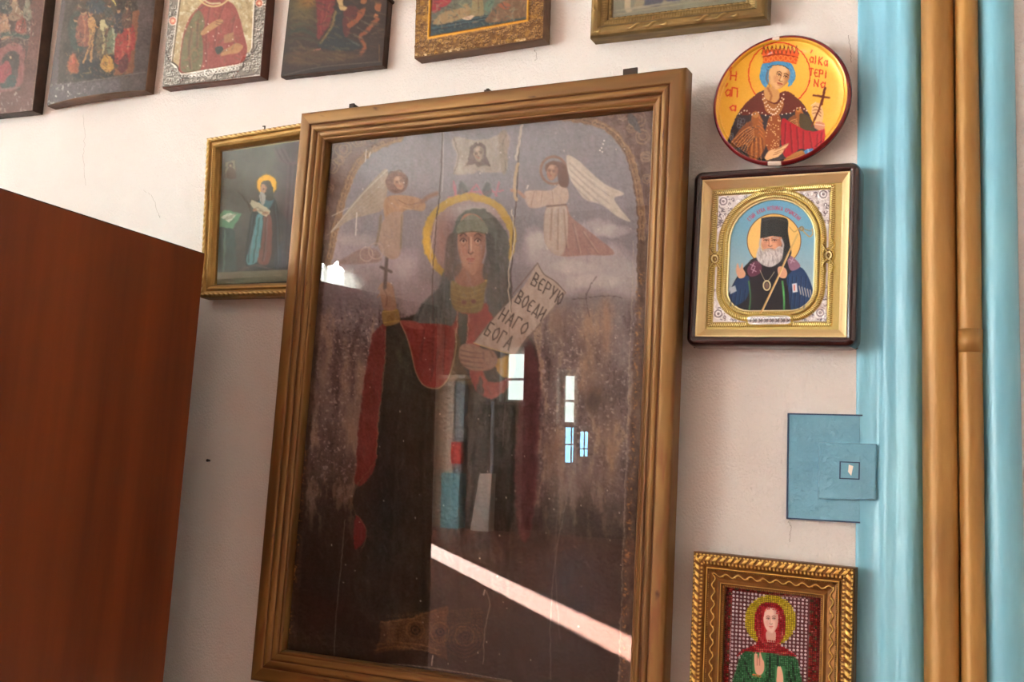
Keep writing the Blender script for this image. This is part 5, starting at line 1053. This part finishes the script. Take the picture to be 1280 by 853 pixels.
M['oil'] = paint_mat('aged_oil_paint', rough=.55, spec=.15); M['varnish'] = paint_mat('varnished_tempera', rough=.42, spec=.28); M['print'] = paint_mat('printed_picture', rough=.55, metal_rough=.3, spec=.15); M['gilt'] = paint_mat('old_gilding', rough=.5, metal_rough=.38); M['lacquer'] = paint_mat('lacquered_plate', rough=.22, coat=.5)
M['board_dark'] = noise_col(mat('dark_board', rough=.6), L3(40,26,20), L3(70,48,36), 30, (1,1,1), .3, .7, 5, bump=.3, bscale=120)
M['board_brown'] = noise_col(mat('brown_board', rough=.6), L3(84,60,44), L3(122,94,70), 24, (.3,1,1), .3, .7, 6, bump=.4, bscale=90)
M['board_red'] = noise_col(mat('red_brown_board', rough=.5), L3(66,32,20), L3(92,48,30), 24, (1,1,1), .3, .7, 6, bump=.3, bscale=90)
M['picture_glass'] = glass_mat('picture_glass', 1.65, wav=.02); M['iron'] = mat('dark_iron', L3(58, 48, 42), .5, .7)

def peg(name, x, y, z, label, parent=None):
    bm = bmesh.new(); bmesh.ops.create_cone(bm, cap_ends=True, segments=10, radius1=.004, radius2=.0028, depth=.05, matrix=Matrix.Translation((x, y, z)) @ Matrix.Rotation(R(90), 4, 'X'))
    bmesh.ops.create_uvsphere(bm, u_segments=10, v_segments=6, radius=.0055, matrix=Matrix.Translation((x, y - .025, z)))
    me = bpy.data.meshes.new(name); bm.to_mesh(me); bm.free(); o = link(name, me, M['iron'], parent); return o

# --- 1 the great framed icon, leaning forward from its hook
TILT = 2.0; zb = 1.25; FD = .047
def bigp(depth): return wallplane(FD - depth, TILT, zb)
pl = bigp(0); nb = pl[1]; QB = np.array([at(q_, pl) for q_ in ((376,141),(857.5,83),(829,853),(312,851))])
QB[2] = QB[1] + (QB[2] - QB[1]) * 1.012; QB[3] = QB[0] + (QB[3] - QB[0]) * 1.0
# where the lower rail ends: the bottom edge runs from (312,851) down to the right
yb_ = at((832, 930), pl); QB[2] = QB[1] + (at((829, 853), pl) - QB[1]) * ((QB[3][2] - QB[1][2]) / (at((829, 853), pl)[2] - QB[1][2]))
big = empty('framed_icon', (QB[2] + QB[3]) / 2 - nb * .02, 'largest icon, of a haloed standing saint with scroll, glazed in a wide bronze-brown frame', 'icon')
def c_big(side, s, D, eh):
    base = np.zeros(s.shape + (4,), np.float32); n1 = fbm(s.shape, 14, 60 + side, 4, (.5, 3)); n2 = fbm(s.shape, 5, 70 + side, 3, (.6, 2))
    A_ = rgb((134, 98, 50)); B_ = rgb((90, 58, 26)); f = np.clip(.3 + n1 * 2.2, 0, 1)[..., None]; base[..., :3] = A_ * (1 - f) + B_ * f
    gro = np.exp(-((D - .0232) / .0009) ** 2) + np.exp(-((D - .0352) / .0008) ** 2) + .6 * np.exp(-((D - .0462) / .0008) ** 2); base[..., :3] += (rgb((82, 44, 20)) - base[..., :3]) * np.clip(gro * (.8 + n2), 0, .9)[..., None]
    base[..., :3] += (rgb((120, 66, 34)) - base[..., :3]) * np.clip((n2 - .12) * 4, 0, .6)[..., None]
    chips = np.clip((fbm(s.shape, 3, 90 + side, 2, (1, 2)) - .36) * 14, 0, 1); base[..., :3] += (rgb((66, 34, 20)) - base[..., :3]) * chips[..., None]
    base[..., 3] = .35; return base
prof_big = smooth_prof([(0,-.030),(0,-.012),(.0005,-.003),(.003,0),(.010,.0008),(.0190,.0006),(.0215,-.0003),(.0226,-.0018),(.0236,-.0020),(.0250,-.0008),(.0290,-.0004),(.0330,-.0020),(.0345,-.0042),(.0356,-.0046),(.0372,-.0036),(.0405,-.0044),(.0435,-.0062),(.0450,-.0078),(.0470,-.0078),(.0492,-.0105),(.0500,-.018),(.0500,-.026)], 3)
moulding(QB, nb, prof_big, M['gilt'], big, c_big, step=.006, jit=.0009)
QI = outset(QB, .047)
cvb = pic_big(); picture('painting', QI - nb * .024, nb, cvb, .00118, big, M['oil'], k=1.0, sat=.88)
slab('backing_board', outset(QB, .006) - nb * .0265, nb, .006, M['board_brown'], big)
def pane(name, Q, n, off, parent, m, t=.002):
    Q = np.asarray(Q) - n * off; V = list(Q) + list(Q - n * t); return mesh(name, V, [(3,2,1,0),(4,5,6,7),(0,1,5,4),(1,2,6,5),(2,3,7,6),(3,0,4,7)], m, parent)
gl = pane('glass', QI, nb, .0195, big, M['picture_glass'])
def fixnormals(o):
    bm = bmesh.new(); bm.from_mesh(o.data); bmesh.ops.recalc_face_normals(bm, faces=bm.faces); bm.to_mesh(o.data); bm.free()
fixnormals(gl)
def bracket(px, w, h, lab):
    c_ = at(px, wallplane(FD - .012 + (at(px, pl)[2] - zb) * math.tan(R(TILT)))); 
    b0 = boxes('hanger_bracket', [(-w/2, w/2, -.0015, .0015, -h, h * .25)], M['iron'], big, bev=.001); b0.data.transform(Matrix.Translation(tuple(c_)))
    b1 = boxes('hanger_hook', [(-w*.2, w*.2, 0, .05, -.002, .003)], M['iron'], big); b1.data.transform(Matrix.Translation(tuple(c_)))
bracket((788, 88), .022, .012, ''); bracket((440, 131.5), .010, .010, ''); bracket((609, 113), .010, .004, '')

# --- 2 five old boards in the top row
def board_icon(name, Qpx, depth, thick, cv, label, mt, side, k=1., bulge=0., step=.0016, kind='icon', rough_edge=.001, seed=0, tilt=0., sat=1.):
    pln = wallplane(depth, tilt, 2.25); n = pln[1]; Q = np.array([at(q_, pln) for q_ in Qpx]); root = empty(name, (Q[2] + Q[3]) / 2 + np.array([0, depth / 2, 0]), label, kind)
    picture('painting', Q, n, cv, step, root, mt, k=k, bulge=bulge, sat=sat); slab('board', Q, n, thick, side, root, bulge=bulge, rough_edge=rough_edge, seed=seed); return root
def ext(a, b_, y):   # follow an edge (a lower, b upper) to height y
    t = (y - a[1]) / (b_[1] - a[1]); return (a[0] + (b_[0] - a[0]) * t, y)
board_icon('icon_board', [(-70,-62), (64,-70), (40.3,138), (-76,150)], .030, .024, pic_far(), 'old red-brown icon board with tiny scenes, cut off at the left edge', M['varnish'], M['board_dark'], seed=1, k=.72, sat=.8)
board_icon('icon_board', [(86,-62), (202,-72), (181.5,112.5), (58.8,132)], .026, .021, pic_scene(), 'warped old icon board crowded with small figures, bottom edge curved', M['varnish'], M['board_brown'], bulge=.014, k=.74, sat=.82, seed=2, rough_edge=.0015)
board_icon('icon_board', [(218,-66), (339,-76), (325,94.5), (202.8,109)], .027, .022, pic_silver(), 'icon of a red-robed figure within a chased silver border', M['gilt'], M['board_red'], seed=3, k=.86, sat=.85)
board_icon('icon_board', [(369,-66), (490,-74), (477.3,81.2), (351,95.4)], .020, .017, pic_dark(), 'dark varnished icon board with a blue-black robed kneeling figure', M['varnish'], M['board_dark'], seed=4, k=.75)
board_icon('icon_board', [(522.5,-70), (682,-76), (678,47.5), (518,71.9)], .030, .024, pic_gilded(), 'icon board with water scene inside a stamped gilt border', M['gilt'], M['board_brown'], seed=5, k=.8)
o = peg('wall_peg', at((488, 1), wallplane(.012))[0], -.02, at((488, 1), wallplane(.012))[2], ''); tag(o, 'dark metal peg in the wall right of the dark varnished icon', 'peg')

# --- 3 gilt frame cut off by the top edge
def gilt_c(A_, B_, W_, seed, met=.6):
    A_, B_, W_ = rgb(A_), rgb(B_), rgb(W_)
    def f(side, s, D, eh):
        c_ = np.zeros(s.shape + (4,), np.float32); n1 = fbm(s.shape, 8, seed + side, 4, (.5, 2))
        t = np.clip(.5 + n1 * 1.6, 0, 1)[..., None]; c_[..., :3] = A_ * (1 - t) + B_ * t
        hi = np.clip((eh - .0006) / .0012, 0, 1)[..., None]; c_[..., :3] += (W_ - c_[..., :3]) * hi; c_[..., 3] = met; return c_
    return f
def bump1(D, c_, w): return np.exp(-((D - c_) / w) ** 2)
plF = wallplane(.032, 0); nF = plF[1]; QF = np.array([at(q_, plF) for q_ in ((741,-78), (962,-100), (957.5,21), (736,46.5))])
fr = empty('framed_print', (QF[2] + QF[3]) / 2, 'old brass-coloured ribbed frame with pale print, topmost right, cut off by photo edge', 'picture')
def ornF(s, D):
    t = (s / .026) % 1; leaf = np.clip(np.abs(np.sin(t * math.pi)) - np.abs(D - .009 - .003 * np.sin(s / .026 * 6.283)) / .0034, 0, 1); mask = (((s / .105) % 1) > .38)
    return leaf * .0028 * mask + .0010 * bump1(D, .0215, .0042) * (np.sin(s / .0042 * 6.283) > 0) + .0012 * bump1(D, .0300, .0016) * (np.sin(s / .009 * 6.283) > -.3)
moulding(QF, nF, densify([(0,-.028),(0,-.006),(.002,-.001),(.006,.001),(.013,.001),(.016,-.002),(.017,-.004),(.0265,-.006),(.0275,-.009),(.0290,-.0075),(.0315,-.0095),(.0325,-.014)], .9), M['gilt'], fr, gilt_c((104,84,50),(136,112,66),(170,144,92), 300), step=.0016, orn=ornF)
QFi = outset(QF, .030); picture('print', QFi - nF * .0135, nF, pic_glazed(), .002, fr, M['print']); slab('backing_board', outset(QF, .004) - nF * .016, nF, .010, M['board_dark'], fr); g_ = pane('glass', QFi, nF, .0105, fr, M['picture_glass'], .0015); fixnormals(g_)

# --- 4 small gilt framed print behind the great icon
plG = wallplane(.030, 0); nG = plG[1]; QG = np.array([at(q_, plG) for q_ in ((257.8,172), (386,151), (371,369), (249,372))])
fr = empty('framed_print', (QG[2] + QG[3]) / 2, 'small gilt framed print of a haloed monk, partly behind the largest icon', 'picture')
def ornG(s, D): return .0016 * bump1(D, .005, .0035) * (np.sin(s / .011 * 6.283 + 2.2 * np.sin(D / .002)) > 0) + .0006 * bump1(D, .0175, .004) * (np.sin(s / .004 * 6.283) > 0)
moulding(QG, nG, densify([(0,-.026),(0,-.005),(.002,0),(.005,.0014),(.009,.0004),(.0105,-.003),(.0125,-.0035),(.015,-.001),(.020,-.004),(.0235,-.010),(.0245,-.011),(.0255,-.016)], .9), M['gilt'], fr, gilt_c((176,140,78),(134,102,54),(226,198,136), 320), step=.0018, orn=ornG)
QGi = outset(QG, .0235); picture('print', QGi - nG * .0155, nG, pic_monk(), .0011, fr, M['print'], k=.85); slab('backing_board', outset(QG, .004) - nG * .018, nG, .006, M['board_dark'], fr); g_ = pane('glass', QGi, nG, .0125, fr, glass_mat('old_glass', 1.0), .0015); fixnormals(g_)
c_ = at((331, 160), wallplane(.02)); pg = boxes('hanging_wire', [(-.0008, .0008, -.001, .001, -.002, .003), (-.005, .0008, -.001, .001, .0025, .004)], M['iron'], fr); pg.data.transform(Matrix.Translation(tuple(c_)))

# --- 5 bishop's icon in a rounded dark case
plH = wallplane(.040, 0); nH = plH[1]; QH = np.array([at(q_, plH) for q_ in ((866.8,214), (1076,200.5), (1071,434.5), (856,432.5))])
hk = empty('cased_icon', (QH[2] + QH[3]) / 2, 'bishop icon in a rounded dark wine-brown case with stamped gold cover', 'icon')
M['case'] = mat('dark_lacquer', L3(40, 18, 20), .16, 0, .5, .4); M['champagne'] = mat('champagne_gold', L3(216, 194, 142), .32, .7); M['champagne2'] = mat('pale_gold_edge', L3(238, 220, 172), .3, .6)
def rounded_frame(name, Q, n, prof, m, parent, rad, seg=8):
    """closed moulding with rounded corners; prof (inset, height)"""
    rings = []
    for d, h in prof:
        q_ = outset(Q, d); r = max(rad - d, .0008); ring = []
        for i in range(4):
            c0 = q_[i]; a = q_[i - 1] - c0; b_ = q_[(i + 1) % 4] - c0; a = a / np.linalg.norm(a); b_ = b_ / np.linalg.norm(b_); ce = c0 + (a + b_) * r
            for j in range(seg + 1):
                t = j / seg * math.pi / 2; ring.append(ce - b_ * r * math.cos(t) * 1.0 - a * r * math.sin(t))
        rings.append(np.array(ring) + n * h)
    V = np.concatenate(rings); k = len(rings[0]); Fc = []
    for a in range(len(rings) - 1):
        for i in range(k): j = (i + 1) % k; Fc.append((a*k+i, a*k+j, (a+1)*k+j, (a+1)*k+i))
    o = mesh(name, V, Fc, m, parent, smooth=True); return o
ph = smooth_prof([(.002,-.036),(0,-.030),(0,-.014),(.0012,-.004),(.005,.0005),(.009,.0012),(.0125,-.0005),(.0135,-.003)], 4)
rounded_frame('case_rim', QH, nH, ph, M['case'], hk, .013)
slab('case_back', outset(QH, .003) - nH * .032, nH, .006, M['board_dark'], hk)
Q2 = outset(QH, .0128); moulding(Q2, nH, densify([(0,-.006),(0,-.0018),(.0012,-.0012),(.0024,-.002),(.0026,-.003)], .5), M['gilt'], hk, lambda i, s, D, eh: np.broadcast_to(np.array([.93,.86,.66,.5], np.float32), s.shape + (4,)), step=.02, name='gold_edge')
moulding(Q2, nH, densify([(.0026,-.003),(.004,-.0040),(.0105,-.0095),(.0115,-.0098),(.0118,-.013)], 2), M['gilt'], hk, lambda i, s, D, eh: np.broadcast_to(np.array([.86,.76,.56,.55], np.float32), s.shape + (4,)), step=.02, name='inner_slope')
Q3 = outset(Q2, .0112); picture('stamped_cover', Q3 - nH * .0130, nH, pic_plaque(), .00055, hk, M['print'], k=1.0); slab('cover_back', Q3 - nH * .0142, nH, .014, M['board_dark'], hk)
g_ = pane('glass', outset(Q2, .004), nH, .0062, hk, glass_mat('case_glass', .8), .001); fixnormals(g_)

# --- 6 round lacquered plate standing on the case
plI = wallplane(.030, 3.0, 2.07); nI = plI[1]; Cc = at((975.4, 125.4), plI); eL, eR, eT, eB = [at(q_, plI) for q_ in ((889.2,130), (1061.2,121), (987,44), (963.5,207.3))]
ux = (eR - eL) / 2; rI = (np.linalg.norm(eR - eL) + np.linalg.norm(eB - eT)) / 4; ux = np.array([1., 0, 0]); uz = np.cross(nI, ux); uz /= np.linalg.norm(uz); 
if uz[2] < 0: uz = -uz
print('plate radii', np.linalg.norm(eR - eL) / 2, np.linalg.norm(eB - eT) / 2, 'centre', Cc)
plate = empty('icon_plate', Cc - uz * rI, 'round gold plate icon of a crowned saint with maroon rim, above the cased icon', 'plate')
def disc():
    nr, na = 150, 420; r = np.linspace(0.0005, 1, nr); a = np.linspace(0, 2 * math.pi, na); Rr, A_ = np.meshgrid(r, a, indexing='ij')
    ca, sa = np.cos(A_), np.sin(A_); sx, sz = np.linalg.norm(eR - eL) / 2, np.linalg.norm(eB - eT) / 2
    rr = Rr; h = np.where(rr > .9, .0035 - .0035 * ((rr - .955) / .045) ** 2, -.004 * (1 - (rr / .9) ** 2) ** .5 * 0 - .0045 * (1 - (np.clip(rr, 0, .9) / .9) ** 6))
    P = Cc + (ux[None, None] * (rr * sx * ca)[..., None]) + uz[None, None] * (rr * sz * sa)[..., None] + nI[None, None] * h[..., None]; return P
P = disc(); cvp = pic_plate(); px = proj(P); c_, hh, mm = sample(cvp, px)
# the rim band belongs to the plate's edge whatever lies next to it
nr, na = P.shape[:2]; rr = np.linspace(0.0005, 1, nr)[:, None] * np.ones((1, na))
rimc = rgb((112, 20, 24)); f = np.clip((rr - .945) / .010, 0, 1)[..., None]; chip = ((np.abs(px[..., 0] - 970) < 4) & (px[..., 1] < 50))[..., None] | ((np.abs(px[..., 0] - 968) < 8) & (px[..., 1] > 202))[..., None]
c_ = np.where(chip, rgb((228, 210, 196)), c_ * (1 - f) + rimc * f)
col = np.concatenate([lin(c_), np.where(rr > .94, 0, .2)[..., None].astype(np.float32)], -1)
fastmesh('plate_face', P, quadmesh(P), M['lacquer'], plate, smooth=True, color=col.reshape(-1, 4))
# underside and edge
a = np.linspace(0, 2 * math.pi, 97); sx, sz = np.linalg.norm(eR - eL) / 2, np.linalg.norm(eB - eT) / 2
P = np.stack([Cc + ux * (q_ * sx * np.cos(a))[:, None] + uz * (q_ * sz * np.sin(a))[:, None] + nI * h_ for q_, h_ in ((1, .0), (1.004, -.003), (.99, -.008), (.8, -.014), (.02, -.014))]); M['maroon_rim'] = mat('maroon_lacquer', L3(104, 20, 24), .25, coat=.4)
fastmesh('plate_back', P, quadmesh(P), M['maroon_rim'], plate, smooth=True)

# --- 7 beadwork icon in a carved gold frame, lower right
plJ = wallplane(.034, 0); nJ = plJ[1]; QJ = np.array([at(q_, plJ) for q_ in ((866,689.5), (1068.5,710.5), (1064,972), (856.5,968))])
bj = empty('beaded_icon', (QJ[2] + QJ[3]) / 2, 'beadwork icon of a red-veiled saint in a carved gold frame', 'icon')
KJ = 1.42
def ornJ(s, D):
    s = s / KJ; D = D / KJ; k = s / .0068
    o = .0022 * bump1(D, .0048, .0024) * (np.sin(k * 6.283 + np.clip((D - .0048) / .0024, -1, 1) * 1.6) > -.1)
    o = o + .0016 * bump1(D, .0092, .0014) * (np.sin(k * 12.566) > .1) + .0020 * bump1(D, .0019, .0007) * (np.sin(k * 12.566) > -.3)
    o = o + .0012 * bump1(D, .0150, .0006) * (np.sin(s / .0017 * 6.283) > 0) + .0020 * bump1(D, .0133, .0004)
    o = o + .0020 * np.clip(1 - np.abs(D - .0195 - .0014 * np.sin(s / .0115 * 6.283)) / .0010, 0, 1) + .0014 * np.clip(1 - np.hypot(((s / .0115) % 1 - .5) * .0115, D - .0205) / .0014, 0, 1)
    o = o + .0012 * bump1(D, .0285, .0006) * (np.sin(s / .0017 * 6.283) > 0) + .0020 * bump1(D, .0262, .0004); return o
pj = np.array([(0,-.030),(0,-.004),(.0012,-.0012),(.003,.0002),(.007,.0006),(.0112,-.0014),(.0124,-.004),(.0130,-.0040),(.0134,-.0022),(.0142,-.0022),(.0146,-.0038),(.0156,-.0048),(.0235,-.0075),(.0252,-.0060),(.0264,-.0060),(.0270,-.0076),(.0295,-.0090),(.0300,-.0160)]); pj[:, 0] *= KJ
moulding(QJ, nJ, densify(pj, .55), M['gilt'], bj, gilt_c((128,84,36),(100,64,28),(244,202,112), 340, .6), step=.0009, orn=ornJ)
QJi = outset(QJ, .0292 * KJ); cvj = pic_beads(); cvg = pic_beads(); cvg.c[cvg.c.min(-1) > .62] = rgb((150, 76, 80))
picture('canvas', QJi - nJ * .0155, nJ, cvg, .0012, bj, M['print'], k=.35); slab('backing_board', outset(QJ, .003) - nJ * .018, nJ, .010, M['board_dark'], bj)
def beads():
    w = np.linalg.norm(QJi[1] - QJi[0]); h = np.linalg.norm(QJi[3] - QJi[0]); pit = .00245; nu, nv = int(w / pit), int(h / pit)
    u, v = np.meshgrid((np.arange(nu) + .5) / nu, (np.arange(nv) + .5) / nv, indexing='ij'); C0 = lerp_quad(QJi, u, v) - nJ * .0145; px = proj(C0); c_, _, _ = sample(cvj, px)
    bm = bmesh.new(); bmesh.ops.create_icosphere(bm, subdivisions=1, radius=1); bv = np.array([tuple(x.co) for x in bm.verts]); bf = np.array([[x.index for x in f_.verts] for f_ in bm.faces]); bm.free()
    U_ = (QJi[1] - QJi[0]) / w; V_ = (QJi[3] - QJi[0]) / h; rs = np.random.RandomState(6); C0 = C0.reshape(-1, 3); c_ = c_.reshape(-1, 3); px = px.reshape(-1, 2)
    fx, fy = (px[:, 0] - 963.5) / 9.8, (px[:, 1] - 777) / 15.5; hand = (np.abs(px[:, 0] - 949) < 7) & (np.abs(px[:, 1] - 831) < 14) | (np.abs(px[:, 0] - 975) < 6) & (np.abs(px[:, 1] - 845) < 12)
    keep = ~((fx ** 2 + fy ** 2 < 1) | ((np.abs(fx) < .65) & (px[:, 1] > 777) & (px[:, 1] < 800)) | hand); C0, c_ = C0[keep], c_[keep]; n = len(C0)
    pale = (c_.min(1) > .62); ij = np.stack(np.meshgrid(np.arange(nu), np.arange(nv), indexing='ij'), -1).reshape(-1, 2)[keep]; ok = ~pale | ((ij % 2 == 0).all(1)); C0, c_, pale = C0[ok], c_[ok], pale[ok]; n = len(C0)
    c_ = np.clip(c_ + rs.randn(n, 1) * .06, 0, 1); sl = rs.randn(n, 2) * .00012
    size = pit * np.where(pale, .74, .47)[:, None, None]
    ax = bv[None, :, 0:1] * U_ * size * 1.02 + bv[None, :, 1:2] * V_ * size * 1.0 + bv[None, :, 2:3] * nJ * pit * .5
    Pb = C0[:, None] + ax + (sl[:, 0:1, None] * U_ + sl[:, 1:2, None] * V_); Fb = (bf[None] + (np.arange(n) * len(bv))[:, None, None]).reshape(-1, 3)
    col = np.ones((n, len(bv), 4), np.float32); col[..., :3] = lin(c_)[:, None]; col[..., 3] = .0
    m = paint_mat('glass_beads', rough=.2, spec=.6, coat=.3); o = fastmesh('beads', Pb.reshape(-1, 3), Fb, m, bj, kind='stuff', smooth=True, color=col.reshape(-1, 4)); return o
beads()
def bead_face():
    cv = Canvas(936, 750, 996, 866, 3, (176, 30, 36))
    cv.poly([(958,790),(969,790),(970,800),(966,806),(959,803)], (206, 156, 140), soft=.5); face(cv, 963.5, 776, 9.6, 15.5, (226, 188, 174), (176, 120, 104), turn=.02, lip=(186, 84, 80), brow=(84, 56, 46))
    cv.c[:] = np.where((cv.Y > 816)[..., None], rgb((58, 122, 74)), cv.c)
    cv.poly([(943,817),(946,815),(948,824),(950,815),(953,824),(955,828),(955,838),(951,844),(945,842),(943,832)], (214, 160, 136), soft=.5)
    for x in (946.5, 949.5): cv.line([(x,820),(x,832)], .7, (150, 96, 76))
    cv.poly([(972,834),(976,834),(979,846),(978,858),(971,856),(971,844)], (214, 160, 136), soft=.5); cv.line([(941,844),(950,846)], 3, (226, 120, 60), smooth=False)
    for k_, box in enumerate((((952.5,759),(974.5,760),(974,804),(952,803)), ((940.5,815),(957,816),(957,848),(940.5,847)), ((968.5,832),(982,833),(982,860),(968.5,859)))):
        pf = (QJi[0] - nJ * (.0148), nJ); Q = [at(q_, pf) for q_ in box]; picture('printed_face' if k_ == 0 else 'printed_hand', np.array(Q), nJ, cv, .0004, bj, M['print'])
bead_face()
# --- small marks: nails in the plaster
for (x, y) in ((261, 576),):
    c_ = at((x, y), wallplane(.006)); bm = bmesh.new(); bmesh.ops.create_cone(bm, cap_ends=True, segments=8, radius1=.0016, radius2=.0026, depth=.008, matrix=Matrix.Translation(tuple(c_)) @ Matrix.Rotation(R(90), 4, 'X'))
    me = bpy.data.meshes.new('wall_nail'); bm.to_mesh(me); bm.free(); o = link('wall_nail', me, M['iron']); tag(o, 'tiny nail stub in the plaster between the cabinet and largest icon', 'nail')
